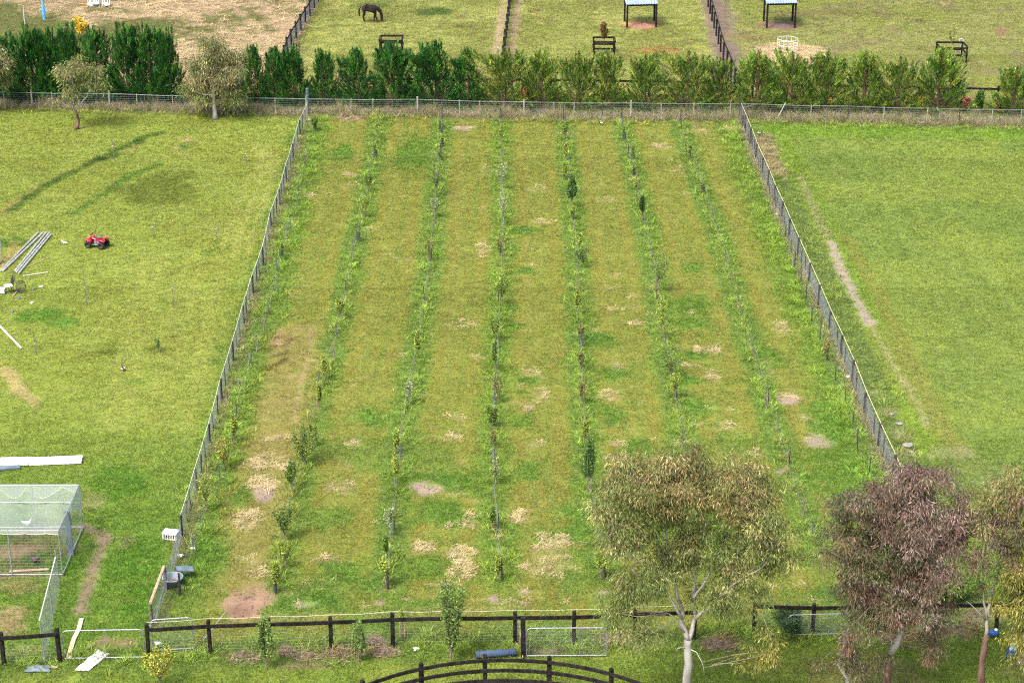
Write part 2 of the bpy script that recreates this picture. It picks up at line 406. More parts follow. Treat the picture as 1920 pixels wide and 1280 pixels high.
stroke(((1352, 160), (1362, 110), (1345, 50), (1334, 0)), 1.0, (139, 118, 99), .95, .1, .1, rough=.5)
stroke(((1370, 160), (1366, 80), (1348, 0)), .9, (135, 118, 96), .75, .2, .2, rough=.9)
stroke(((930, 100), (940, 40), (946, 0)), .35, (178, 154, 112), .85, .2, .3, rough=.6)
stroke(((956, 100), (968, 30), (974, 0)), .35, (176, 150, 112), .8, .2, .3, rough=.6)
blob(1202, 47, 32, 7, (190, 118, 82), .95, .1, .05, rough=.4)
blob(1465, 47, 40, 8, (140, 104, 82), .95, .1, .05, rough=.5)
blob(1478, 98, 62, 18, (190, 163, 120), .95, .2, .1, .8, rough=.6)
blob(1230, 95, 40, 7, (184, 140, 70), .7, rough=1.0)
blob(1885, 60, 22, 7, (150, 112, 84), .9, .1, .1, rough=.9)
blob(815, 22, 32, 7, (104, 132, 54), .9, 1.6, rough=.8); blob(690, 12, 30, 5, (110, 140, 52), .8, 1.2, rough=.8)
blob(1400, 70, 40, 8, (150, 130, 76), .6, rough=1.0); blob(1560, 25, 120, 6, (130, 110, 72), .5, rough=1.1)
for i in range(70):
    q = rnd
    blob(q.uniform(1360, 1920), q.uniform(2, 170), q.uniform(4, 16), q.uniform(1.5, 4), q.choice([(122, 104, 70), (130, 148, 54), (186, 180, 110)]), .55, rough=1.0)
for i in range(60):
    q = rnd
    blob(q.uniform(600, 1330), q.uniform(2, 130), q.uniform(5, 22), q.uniform(1.5, 5), q.choice([(150, 160, 50), (190, 190, 96), (140, 124, 66), (196, 196, 84)]), .7, rough=.9)
# left field details
stroke(((0, 402), (70, 350), (130, 322), (215, 292), (265, 268)), .25, (150, 132, 76), .75, .3, rough=1.0, ns=.9)
stroke(((20, 395), (90, 346), (180, 300), (260, 262), (300, 250)), .3, (96, 134, 44), .8, 1.8, rough=1.2, ns=1.2)
stroke(((140, 400), (200, 360), (245, 328), (300, 310)), .3, (108, 148, 46), .8, 1.4, rough=1.2)
blob(188, 298, 12, 5, (66, 110, 36), .9, 2.2); blob(216, 292, 10, 5, (88, 136, 40), .9, 2.0); blob(258, 266, 12, 4, (74, 116, 40), .9, 2.0)
blob(350, 262, 9, 4, (188, 162, 118), .8, .2); blob(330, 276, 8, 3, (186, 164, 120), .8, .2); blob(345, 274, 10, 3, (94, 140, 46), .8, 1.5)
blob(20, 455, 30, 9, (92, 148, 38), .9, 1.7); blob(80, 590, 45, 14, (104, 160, 36), .85, 1.6); blob(120, 605, 30, 10, (112, 164, 40), .7, 1.4)
for p in ((205, 660, 24, 7), (297, 657, 22, 6), (295, 350, 70, 30), (330, 565, 18, 5), (288, 442, 12, 3), (406, 452, 9, 3)): blob(*p, (120, 136, 42), .75, 1.3, rough=.9)
for q in range(3):
    stroke(((500, 270), (518, 300), (505 - q * 8, 350), (480 - q * 9, 420), (462 - q * 10, 480)), .22, (180, 184, 84), .55, rough=.9, off=-.5 * q)
for x in (215, 245, 290, 320, 360): stroke(((x + 60, 480), (x + 20, 640), (x - 10, 800)), .35, (172, 176, 74), .4, rough=.9, ns=2)
stroke(((8, 690), (35, 730), (62, 750)), .3, (190, 170, 100), .8, .3, rough=.8); stroke(((20, 690), (48, 735), (68, 762)), .18, (186, 168, 100), .7, rough=.8)
stroke(((4, 500), (20, 480), (30, 455)), .5, (186, 160, 90), .6, .5, rough=.8)
# dirt path and bare ground near the netted run
stroke(((156, 985), (190, 1000), (196, 1020), (176, 1056), (166, 1090), (156, 1125), (150, 1145)), .26, (151, 129, 99), .9, .2, .15, rough=.9, ns=.6)
blob(195, 1005, 12, 9, (153, 129, 99), .9, .2, .2); blob(240, 1015, 14, 12, (170, 150, 100), .6, .5, rough=1.1); blob(170, 938, 22, 14, (184, 168, 112), .5, .5, rough=1.2)
blob(60, 1040, 70, 42, (128, 130, 70), .9, .7, .7, rough=.8); blob(30, 1030, 40, 12, (164, 138, 104), .8, .2, .3, rough=1.0); blob(70, 995, 70, 7, (160, 136, 110), .8, .2, .3, rough=.7)
blob(50, 1078, 60, 4, (164, 136, 112), .8, .2, .3, rough=.7); blob(75, 1048, 35, 14, (100, 136, 60), .8, 1.0)
blob(30, 1100, 45, 14, (150, 138, 80), .7, .5, rough=1.0); blob(15, 1165, 30, 30, (166, 140, 96), .8, .3, .4, rough=1.0); blob(40, 1225, 45, 12, (150, 124, 92), .8, .3, .3, rough=.9)
blob(215, 1205, 40, 12, (148, 118, 90), .85, .2, .2, rough=.9); blob(180, 1218, 50, 10, (140, 128, 76), .7, .4, rough=1.0); blob(135, 1270, 18, 8, (176, 138, 104), .8, .2, .2)
for p in ((230, 900, 60, 30), (250, 1060, 50, 40), (260, 1130, 30, 40), (120, 1060, 30, 20)): blob(*p, (104, 158, 34), .7, 1.8, rough=1.0)
# bare patches, straw and rank clumps of the orchard
quad = ((430, 1108), (488, 1090), (508, 1140), (496, 1160), (455, 1160), (420, 1128))
blob(464, 1126, 44, 36, (172, 138, 106), 1.0, .05, .02, rough=.45, ns=.5, soft=.06)
blob(450, 1145, 20, 12, (137, 106, 79), .6, 0, 0, rough=.9); blob(470, 1112, 22, 10, (168, 137, 104), .7, 0, 0, rough=.9); blob(470, 1118, 6, 3, (96, 70, 50), .8, 0, 0)
stroke(((556, 622), (548, 700), (528, 790), (500, 880), (468, 990), (446, 1080)), 1.4, (152, 144, 66), .8, .55, .75, rough=.45, ns=1.0)
for p in ((540, 650, 26, 30), (520, 740, 28, 40), (505, 830, 30, 30)): blob(*p, (156, 142, 74), .45, .5, .7, rough=1.0, ns=.6)
stroke(((556, 616), (582, 620), (584, 650), (570, 700), (560, 740), (552, 790)), .10, (172, 150, 104), .7, .2, .2, rough=1.1, ns=.5)
stroke(((512, 645), (525, 622)), .2, (160, 126, 90), .9, 0, 0); stroke(((515, 648), (535, 642), (545, 634)), .2, (120, 100, 60), .9, 0, 0)
stroke(((500, 690), (518, 684), (535, 672)), .18, (100, 92, 48), .8, 1.0); stroke(((505, 670), (540, 660)), .14, (112, 104, 50), .7, 1.0)
for p in ((497, 922, 22, 18), (803, 915, 32, 13), (1536, 827, 26, 12), (1478, 748, 20, 9), (577, 1131, 22, 7), (712, 1128, 8, 5), (760, 1122, 7, 4), (925, 1122, 11, 8), (982, 1108, 7, 5), (1128, 1110, 12, 4), (1462, 884, 6, 4), (1474, 880, 5, 3), (300, 246, 1, 1), (655, 222, 26, 4), (870, 240, 22, 4)):
    blob(*p, (168, 146, 120), 1.0, .05, .03, .03, rough=.6, ns=.45, soft=.08)
STRAW = ((500, 868, 36, 16, .8), (490, 905, 26, 12, .9), (463, 975, 22, 16, .9), (470, 1050, 18, 10, .6), (480, 1072, 20, 10, .8), (660, 828, 18, 7, .8), (640, 912, 28, 9, .7), (655, 870, 14, 6, .5), (905, 465, 7, 14, 1), (850, 818, 14, 8, .9), (860, 782, 22, 4, .7), (862, 607, 24, 6, .6), (880, 965, 10, 5, .9), (878, 980, 14, 6, 1), (848, 985, 18, 6, .7), (797, 1025, 22, 9, .9), (862, 1035, 24, 12, 1), (872, 1055, 16, 12, .9), (860, 1078, 22, 10, .6), (830, 1095, 25, 4, .6), (978, 958, 12, 4, 1), (975, 970, 16, 9, 1), (1045, 1015, 26, 10, 1), (1010, 1028, 14, 6, .9), (1000, 1062, 24, 7, 1), (1035, 1055, 34, 26, .6), (990, 763, 9, 7, 1), (1000, 832, 18, 5, .8), (1140, 738, 18, 8, .6), (1125, 735, 5, 4, 1), (1152, 747, 7, 4, 1), (1015, 415, 15, 4, .9), (655, 327, 14, 4, .9), (655, 350, 20, 4, .4), (1240, 275, 18, 4, .8), (1310, 246, 18, 7, .6), (1365, 243, 10, 3, .8), (1195, 605, 16, 5, .8), (1190, 555, 14, 4, .6), (1298, 588, 8, 5, .9), (1330, 655, 22, 7, .8), (1335, 705, 16, 9, .8), (1292, 685, 16, 3, 1), (1165, 858, 22, 6, .9), (1160, 832, 12, 5, .8), (618, 1046, 22, 6, .7), (1465, 615, 12, 14, .6), (1478, 742, 20, 8, 1), (1440, 690, 8, 20, .4), (1505, 780, 14, 6, .7), (1535, 795, 8, 3, .8), (985, 1130, 10, 6, .9), (935, 1000, 12, 14, .5), (955, 1130, 16, 5, .5), (700, 800, 10, 5, .4), (745, 665, 20, 3, .4), (760, 487, 24, 4, .4), (905, 390, 6, 4, .7), (1010, 355, 20, 6, .4), (1135, 375, 16, 3, .5), (1125, 300, 20, 4, .4), (1190, 575, 14, 3, .5), (1220, 540, 5, 3, .7), (1290, 830, 20, 6, .5), (1360, 800, 20, 8, .5), (1420, 850, 14, 6, .5), (600, 1090, 40, 8, .4), (1000, 700, 18, 10, .5), (1015, 740, 16, 12, .6), (520, 820, 26, 6, .6), (550, 705, 10, 3, .8), (910, 320, 14, 6, .4), (690, 430, 14, 4, .5), (1145, 540, 10, 3, .5), (1270, 320, 14, 5, .5), (1160, 690, 16, 8, .4), (1060, 250, 22, 4, .4), (730, 1105, 16, 4, .5), (560, 1112, 26, 5, .4))
for (px, py, rx, ry, a) in STRAW:
    blob(px, py, rx, ry, (184, 166, 113), .6 * a, .5, .55, 1.1 * a, rough=1.1, ns=.35, soft=.35)
for p in ((640, 287, 20, 15), (775, 290, 34, 32), (985, 432, 27, 8), (985, 508, 20, 7), (965, 470, 14, 6), (1125, 640, 32, 14), (1143, 775, 26, 16), (1148, 700, 20, 10), (990, 716, 20, 8), (975, 790, 22, 14), (1300, 575, 46, 18), (1300, 605, 40, 12), (1305, 668, 26, 10), (1290, 712, 28, 10), (1315, 765, 26, 18), (1195, 840, 30, 20), (1160, 880, 26, 26), (860, 900, 60, 16), (830, 960, 50, 26), (800, 1065, 50, 18), (990, 880, 26, 22), (640, 1080, 60, 26), (600, 1125, 60, 14), (1080, 990, 20, 40), (450, 930, 20, 20), (390, 1060, 40, 50), (1555, 800, 40, 30), (1570, 900, 60, 60), (1450, 670, 24, 16), (700, 780, 24, 20), (960, 610, 14, 8), (960, 575, 12, 6), (1535, 760, 20, 8), (1300, 500, 20, 10)):
    blob(*p, (112, 158, 44), .75, 1.7, rough=1.0, ns=.9, soft=.5)
for p in ((980, 428, 16, 4), (1118, 634, 22, 6), (1145, 792, 12, 6), (988, 712, 14, 4), (975, 735, 12, 4), (800, 893, 34, 5), (990, 505, 10, 3), (1528, 795, 18, 4), (1300, 662, 14, 4)):
    blob(*p, (102, 148, 46), .7, 2.0, rough=1.0)
for i in range(520):
    px, py = rnd.uniform(430, 1640), rnd.uniform(235, 1150)
    g = G(px, py)
    if not (xL(g.y) + 1 < g.x < xR(g.y) - 1): continue
    if rnd.random() < .6: blob(px, py, rnd.uniform(5, 18) * py / 900, rnd.uniform(2, 6), (120, 158, 46), .35, 1.4, rough=1.1, ns=.5)
    elif rnd.random() < .6: blob(px, py, rnd.uniform(5, 20) * py / 900, rnd.uniform(1.2, 3), (194, 182, 106), .5, .6, .8, .3, rough=1.2, ns=.4)
    else: blob(px, py, rnd.uniform(5, 18) * py / 900, rnd.uniform(2, 5), (150, 142, 50), .3, .7, rough=1.1)
for i in range(260):
    px, py = rnd.uniform(0, 560), rnd.uniform(215, 1230); g = G(px, py)
    if g.x > xL(g.y) - .5: continue
    blob(px, py, rnd.uniform(6, 26), rnd.uniform(2, 7), rnd.choice([(132, 152, 46), (170, 178, 78), (124, 160, 48), (150, 154, 52)]), .35, rnd.uniform(.8, 1.4), rough=1.1)
for i in range(160):
    px, py = rnd.uniform(1400, 1920), rnd.uniform(240, 1120); g = G(px, py)
    if g.x < xR(g.y) + 2: continue
    blob(px, py, rnd.uniform(6, 30), rnd.uniform(1.5, 5), rnd.choice([(122, 150, 56), (152, 172, 70), (130, 158, 52)]), .35, rough=1.1)
# the strip along the near fence
ff = front.astype(np.float32)
fill(ff, (136, 160, 48), 1.1)
fill(ff * sstep(.45, .6, n2) * .7, (152, 168, 58))
stroke(NEAR, 1.0, (126, 154, 56), .8, 1.4, rough=1.1)
for p in ((458, 1226, 30, 8), (535, 1218, 14, 10), (570, 1226, 26, 8), (645, 1222, 40, 10), (705, 1200, 14, 12), (720, 1222, 30, 10), (560, 1247, 60, 5), (1010, 1220, 40, 5), (1150, 1195, 30, 14), (1350, 1205, 40, 12), (1690, 1190, 60, 20), (1780, 1180, 40, 14), (1830, 1155, 36, 20)):
    blob(*p, (150, 122, 96), .75, .7, .5, rough=1.0, ns=.8)
stroke(((460, 1160), (700, 1150), (960, 1140)), .25, (176, 160, 92), .5, .6, rough=1.2)
fill(((X > W(1500, 1250, 66).x) & front).astype(np.float32) * sstep(.45, .6, n2) * .5, (150, 138, 80), .8)
C *= (.97 + .06 * n3)[..., None]
C *= (.95 + .10 * vn(X, Y, .22, 2))[..., None]
C *= (.96 + .08 * n1)[..., None]
C *= np.array([.97, 1.0, 1.12], np.float32)

# ================================================================== ground sheet
def cuts(a, b, st, far0, far1):
    core = np.arange(a, b + 1e-6, st)
    lo = a - np.geomspace(.6, a - far0, 26)[::-1]; hi = b + np.geomspace(.6, far1 - b, 26)
    return np.concatenate([lo, core, hi])
gx = cuts(GX0 + .3, GX1 - .3, .18, -4000, 4000); gy = cuts(GY0 + .3, GY1 - .3, .2, -1500, 7000)
MX, MY = np.meshgrid(gx, gy, indexing='ij')
def sample(A, x, y):
    i = np.clip((x - GX0) / RES, 0, X.shape[0] - 1.001); j = np.clip((y - GY0) / RES, 0, X.shape[1] - 1.001)
    i0 = i.astype(int); j0 = j.astype(int); a = i - i0; b = j - j0
    if A.ndim == 3: a, b = a[..., None], b[..., None]
    return A[i0, j0] * (1 - a) * (1 - b) + A[i0 + 1, j0] * a * (1 - b) + A[i0, j0 + 1] * (1 - a) * b + A[i0 + 1, j0 + 1] * a * b
mc = sample(C, MX, MY); inside = (MX > GX0) & (MX < GX1) & (MY > GY0) & (MY < GY1)
mc[~inside] = L3((146, 156, 58)) * 1.0
mz = np.where(inside, -.05 + .05 * fbm(MX, MY, .9, 3), -.03)
nx, ny = MX.shape
me = bpy.data.meshes.new('ground')
co = np.stack([MX, MY, mz], -1).reshape(-1, 3).astype(np.float32)
idx = np.arange(nx * ny).reshape(nx, ny)
fc = np.stack([idx[:-1, :-1], idx[1:, :-1], idx[1:, 1:], idx[:-1, 1:]], -1).reshape(-1, 4)
def np_mesh(me, co, fc, k):
    me.vertices.add(len(co)); me.vertices.foreach_set('co', co.astype(np.float32).ravel())
    me.loops.add(fc.size); me.loops.foreach_set('vertex_index', fc.astype(np.int32).ravel())
    me.polygons.add(len(fc)); me.polygons.foreach_set('loop_start', np.arange(0, fc.size, k, dtype=np.int32))
    me.update(calc_edges=True)
def np_col(me, name, rgb):
    a = me.attributes.new(name, 'FLOAT_COLOR', 'POINT')
    a.data.foreach_set('color', np.concatenate([rgb, np.ones((len(rgb), 1))], 1).astype(np.float32).ravel())
np_mesh(me, co, fc, 4)
me.polygons.foreach_set('use_smooth', np.ones(len(fc), bool))
np_col(me, 'Col', mc.reshape(-1, 3))
gm = bpy.data.materials.new('ground'); gm.use_nodes = True; t = gm.node_tree; b = t.nodes['Principled BSDF']
b.inputs['Roughness'].default_value = .95; b.inputs['Specular IOR Level'].default_value = .05
at = t.nodes.new('ShaderNodeAttribute'); at.attribute_name = 'Col'
tc = t.nodes.new('ShaderNodeTexCoord')
na = t.nodes.new('ShaderNodeTexNoise'); na.inputs['Scale'].default_value = 7; na.inputs['Detail'].default_value = 6; na.inputs['Roughness'].default_value = .7
nb = t.nodes.new('ShaderNodeTexNoise'); nb.inputs['Scale'].default_value = 1.3; nb.inputs['Detail'].default_value = 5
for n_ in (na, nb): t.links.new(tc.outputs['Object'], n_.inputs['Vector'])
r1 = t.nodes.new('ShaderNodeMapRange'); r1.inputs[1].default_value = .3; r1.inputs[2].default_value = .7; r1.inputs[3].default_value = .84; r1.inputs[4].default_value = 1.14
r2 = t.nodes.new('ShaderNodeMapRange'); r2.inputs[1].default_value = .3; r2.inputs[2].default_value = .7; r2.inputs[3].default_value = .88; r2.inputs[4].default_value = 1.1
t.links.new(na.outputs['Fac'], r1.inputs[0]); t.links.new(nb.outputs['Fac'], r2.inputs[0])
mm = t.nodes.new('ShaderNodeMath'); mm.operation = 'MULTIPLY'; t.links.new(r1.outputs[0], mm.inputs[0]); t.links.new(r2.outputs[0], mm.inputs[1])
mv = t.nodes.new('ShaderNodeVectorMath'); mv.operation = 'SCALE'; t.links.new(at.outputs['Color'], mv.inputs[0]); t.links.new(mm.outputs[0], mv.inputs['Scale'])
t.links.new(mv.outputs[0], b.inputs['Base Color'])
bp = t.nodes.new('ShaderNodeBump'); bp.inputs['Strength'].default_value = .7; bp.inputs['Distance'].default_value = .06
t.links.new(na.outputs['Fac'], bp.inputs['Height']); t.links.new(bp.outputs[0], b.inputs['Normal'])
me.materials.append(gm)
ground = bpy.data.objects.new('ground', me); COL.objects.link(ground)
tag(ground, 'grassy paddock ground with mown orchard lanes, bare patches and worn tracks', 'ground', kind='structure')

# ================================================================== scattered grass, straw
def tuft_mesh(name, nbl, h, spread, wid, lean, m, seed, flat=False):
    q = np.random.RandomState(seed); vv = []; fc = []
    for i in range(nbl):
        a = q.rand() * 6.283; r = spread * math.sqrt(q.rand()); bx, by = r * math.cos(a), r * math.sin(a)
        a2 = a + q.normal() * .8; hh = h * (.55 + .7 * q.rand()); le = lean * (.4 + q.rand()) * hh
        s = q.rand() * 6.283; sx, sy = math.cos(s) * wid / 2, math.sin(s) * wid / 2
        k = len(vv)
        if flat:
            z0 = .02 + .05 * q.rand(); L = h * (.5 + q.rand()); dz = q.normal() * .03
            dx, dy = math.cos(a2) * L, math.sin(a2) * L; sx, sy = -math.sin(a2) * wid / 2, math.cos(a2) * wid / 2
            vv += [(bx - sx, by - sy, z0), (bx + sx, by + sy, z0), (bx + dx + sx, by + dy + sy, max(.01, z0 + dz)), (bx + dx - sx, by + dy - sy, max(.01, z0 + dz))]
            fc.append((k, k + 1, k + 2, k + 3)); continue
        mx_, my_ = bx + math.cos(a2) * le * .4, by + math.sin(a2) * le * .4
        tx, ty = bx + math.cos(a2) * le, by + math.sin(a2) * le
        vv += [(bx - sx, by - sy, -.03), (bx + sx, by + sy, -.03), (mx_ + sx * .8, my_ + sy * .8, hh * .6), (tx, ty, hh), (mx_ - sx * .8, my_ - sy * .8, hh * .6)]
        fc += [(k, k + 1, k + 2, k + 4), (k + 4, k + 2, k + 3)]
    me = bpy.data.meshes.new(name); me.from_pydata(vv, [], fc); me.materials.append(m)
    return bpy.data.objects.new(name, me)
gmat = leaf_mat('grass_blade', .35, 'gcol', 'INSTANCER', .6)
def scatter(name, pts, scl, rot, cols, vi, srcs, label, cat):
    me = bpy.data.meshes.new(name); me.vertices.add(len(pts)); me.vertices.foreach_set('co', pts.astype(np.float32).ravel())
    np_col(me, 'gcol', cols)
    a = me.attributes.new('sc', 'FLOAT_VECTOR', 'POINT'); a.data.foreach_set('vector', scl.astype(np.float32).ravel())
    a = me.attributes.new('rt', 'FLOAT_VECTOR', 'POINT'); a.data.foreach_set('vector', rot.astype(np.float32).ravel())
    a = me.attributes.new('vi', 'INT', 'POINT'); a.data.foreach_set('value', vi.astype(np.int32))
    o = bpy.data.objects.new(name, me); COL.objects.link(o)
    cl = bpy.data.collections.new(name + '_tufts')
    for s_ in srcs: cl.objects.link(s_)
    ng = bpy.data.node_groups.new(name, 'GeometryNodeTree')
    ng.interface.new_socket('Geometry', in_out='INPUT', socket_type='NodeSocketGeometry'); ng.interface.new_socket('Geometry', in_out='OUTPUT', socket_type='NodeSocketGeometry')
    N = ng.nodes.new; gi = N('NodeGroupInput'); go = N('NodeGroupOutput'); ci = N('GeometryNodeCollectionInfo'); ip = N('GeometryNodeInstanceOnPoints')
    ci.inputs['Collection'].default_value = cl; ci.inputs['Separate Children'].default_value = True; ci.inputs['Reset Children'].default_value = True
    def na_(nm, ty):
        q = N('GeometryNodeInputNamedAttribute'); q.data_type = ty; q.inputs['Name'].default_value = nm; return q.outputs['Attribute']
    l = ng.links.new
    l(gi.outputs[0], ip.inputs['Points']); l(ci.outputs[0], ip.inputs['Instance']); ip.inputs['Pick Instance'].default_value = True
    l(na_('vi', 'INT'), ip.inputs['Instance Index']); l(na_('sc', 'FLOAT_VECTOR'), ip.inputs['Scale'])
    l(na_('rt', 'FLOAT_VECTOR'), ip.inputs['Rotation']); l(ip.outputs[0], go.inputs[0])
    md = o.modifiers.new('scatter', 'NODES'); md.node_group = ng
    return tag(o, label, cat, kind='stuff')
Q = np.random.RandomState(11)
def cand(n, y0, y1):
    y = y0 + (y1 - y0) * Q.rand(n); half = (y * CP + CAM_H * SP) * 960 / FPX + 1.5
    return np.stack([(Q.rand(n) * 2 - 1) * half, y], 1)
def even(dens, y0, y1):
    h_ = 1 / math.sqrt(dens); W_ = (y1 * CP + CAM_H * SP) * 960 / FPX + 1.5
    a, b_ = np.meshgrid(np.arange(-W_, W_, h_), np.arange(y0, y1, h_), indexing='ij')
    q = np.stack([a.ravel(), b_.ravel()], 1) + (Q.rand(a.size, 2) - .5) * h_ * 1.1
    return q[np.abs(q[:, 0]) < (q[:, 1] * CP + CAM_H * SP) * 960 / FPX + 1.5]
zones = []
for y0, y1, dens in ((61.5, 72, 44), (72, 85, 38), (85, 105, 28), (105, 130, 20), (130, 158, 14), (158, 184, 10)):
    zones.append(even(dens * 1.15, y0, y1))
gp = np.concatenate(zones)
dn = sample(GDN, gp[:, 0], gp[:, 1]); gp = gp[Q.rand(len(gp)) < dn]
gc = sample(C, gp[:, 0], gp[:, 1]); gh = sample(GHT, gp[:, 0], gp[:, 1]); n = len(gp)
KB = 1.0
v = np.exp(Q.normal(size=(n, 1)) * .12); hue = Q.normal(size=(n, 1)) * .06
gc = gc * v * np.concatenate([1 + hue, 1 + hue * .2, 1 - hue], 1) * KB
size = (.85 + .5 * Q.rand(n)) * (1 + np.clip(gp[:, 1] - 90, 0, 90) / 110)
scl = np.stack([size, size, size * np.clip(gh, .25, 3) * (.7 + .6 * Q.rand(n))], 1)
rot = np.stack([np.zeros(n), np.zeros(n), Q.rand(n) * 6.283], 1)
srcs = [tuft_mesh('tuft', 22, .055, .12, .011, 1.3, gmat, k) for k in range(4)]
scatter('grass', np.concatenate([gp, np.full((n, 1), -.02)], 1), scl, rot, gc, Q.randint(0, 4, n), srcs, 'short and rank green grass blades covering all the paddocks', 'grass')
print('grass tufts', n)
# loose straw
sp = np.concatenate([cand(160000, 61.5, 110), cand(150000, 110, 180)])
ss = sample(STR, sp[:, 0], sp[:, 1]) * (.35 + 1.3 * (fbm(sp[:, 0], sp[:, 1], .5, 2) > .5))
sp = sp[Q.rand(len(sp)) < ss * .62]; n = len(sp)
cc = L3((232, 210, 156))[None] * np.exp(Q.normal(size=(n, 1)) * .2) * 1.35
s1 = (.7 + .6 * Q.rand(n)) * (1 + np.clip(sp[:, 1] - 90, 0, 90) / 120)
scatter('straw', np.concatenate([sp, np.zeros((n, 1))], 1), np.stack([s1, s1, s1], 1), np.stack([np.zeros(n), np.zeros(n), Q.rand(n) * 6.283], 1), cc, Q.randint(0, 3, n),
        [tuft_mesh('straw_bit', 14, .12, .13, .011, 0, gmat, 40 + k, True) for k in range(3)], 'loose pale straw and clippings strewn over the mown lanes', 'straw')
print('straw', n)
# clods and crumbs on the bare patches
kp = np.concatenate([cand(60000, 62, 100), cand(40000, 100, 175)]); kd_ = sample(GDN, kp[:, 0], kp[:, 1]); kp = kp[(kd_ < .3) & (Q.rand(len(kp)) < .8)]; n = len(kp)
def clod(seed):
    q = np.random.RandomState(seed); vv = [(0, 0, .5)] + [(math.cos(a) * q.uniform(.7, 1.2), math.sin(a) * q.uniform(.7, 1.2), q.uniform(-.1, .2)) for a in np.arange(6) * 1.047]
    me = bpy.data.meshes.new('clod'); me.from_pydata(vv, [], [(0, i + 1, (i + 1) % 6 + 1) for i in range(6)]); me.materials.append(gmat); return bpy.data.objects.new('clod', me)
ks = np.exp(Q.normal(size=n) * .5) * .028
scatter('soil_clods', np.concatenate([kp, np.full((n, 1), -.02)], 1), np.stack([ks, ks, ks * 1.2], 1), np.stack([np.zeros(n), np.zeros(n), Q.rand(n) * 6.283], 1), sample(C, kp[:, 0], kp[:, 1]) * np.exp(Q.normal(size=(n, 1)) * .25), Q.randint(0, 3, n), [clod(k) for k in range(3)], 'crumbs and clods of soil on the bare patches', 'soil')
print('clods', n)
# rank dry grass along the far fence and at the foot of the side fences
def along(line, n, off, spread):
    P = np.array([(p.x, p.y) for p in line]); d = np.r_[0, np.cumsum(np.hypot(*np.diff(P, axis=0).T))]
    s_ = Q.rand(n) * d[-1]; return np.stack([np.interp(s_, d, P[:, 0]), np.interp(s_, d, P[:, 1])], 1) + np.stack([off[0] + Q.normal(size=n) * spread[0], off[1] + Q.normal(size=n) * spread[1]], 1)
# taller weeds along the planted rows, the verges and at post feet
wp = [along(RW[k], int(16 * sum((b_ - a_).length for a_, b_ in zip(RW[k][:-1], RW[k][1:]))), (0, 0), (.26 if k[1] in '123456' else .5, .1)) for k in order]
wp += [along(LF, 1500, (.7, 0), (.5, .1)), along(RF, 1800, (-.9, 0), (.5, .1)), along(RF, 900, (1.0, 0), (.5, .1)), along(NEAR, 1500, (0, 0), (.1, .5)), along(FAR, 1500, (0, -1.1), (.1, .4))]
wp = np.concatenate(wp); ok = fbm(wp[:, 0], wp[:, 1], 1.3, 6) > .46; wp = wp[ok]; n = len(wp)
wc = sample(C, wp[:, 0], wp[:, 1]) * np.exp(Q.normal(size=(n, 1)) * .25) * np.array([1.75, 1.72, 1.3]); ws = .8 + .6 * Q.rand(n)
scatter('weeds', np.concatenate([wp, np.full((n, 1), -.02)], 1), np.stack([ws, ws, ws * (.25 + .9 * fbm(wp[:, 0], wp[:, 1], .8, 3))], 1), np.concatenate([Q.normal(size=(n, 2)) * .15, Q.rand(n, 1) * 6.283], 1), wc, Q.randint(0, 3, n),
        [tuft_mesh('weed_tuft', 16, .22, .16, .022, 1.1, gmat, 80 + k) for k in range(3)], 'rank green weeds growing along the tree rows and fence lines', 'weeds')
dp = [along(FAR, 3600, (0, -.02), (.1, .34)), along(FAR, 1600, (0, .8), (.1, .8)), along(RF, 900, (-.10, 0), (.10, .1)), along(LF, 260, (.2, 0), (.14, .1)), along(LF_END[:1] + LF[-1:], 30, (.2, 0), (.2, .1))]
hs = np.concatenate([np.full(len(q), h_) for q, h_ in zip(dp, (.85, .75, .5, .35, .35))]); dp = np.concatenate(dp); n = len(dp)
hs = hs * (.05 + 1.5 * fbm(dp[:, 0], dp[:, 1] * .3, 1.3, 5) ** 1.3) * np.exp(Q.normal(size=n) * .25)
pal = np.array([L3(c) for c in ((196, 178, 142), (182, 164, 132), (204, 190, 152), (172, 160, 134), (150, 158, 92), (140, 154, 80))])
cc = pal[Q.randint(0, 6, n)] * np.exp(Q.normal(size=(n, 1)) * .18) * 1.35
rx_ = Q.normal(size=(n, 2)) * .22
scatter('dry_grass', np.concatenate([dp, np.zeros((n, 1))], 1), np.stack([.8 + .5 * Q.rand(n), .8 + .5 * Q.rand(n), hs], 1), np.concatenate([rx_, Q.rand(n, 1) * 6.283], 1), cc, Q.randint(0, 3, n),
        [tuft_mesh('dry_tuft', 16, .62, .16, .014, .5, gmat, 60 + k) for k in range(3)], 'tall dry straw-coloured grass standing along the wire fences', 'dry grass')
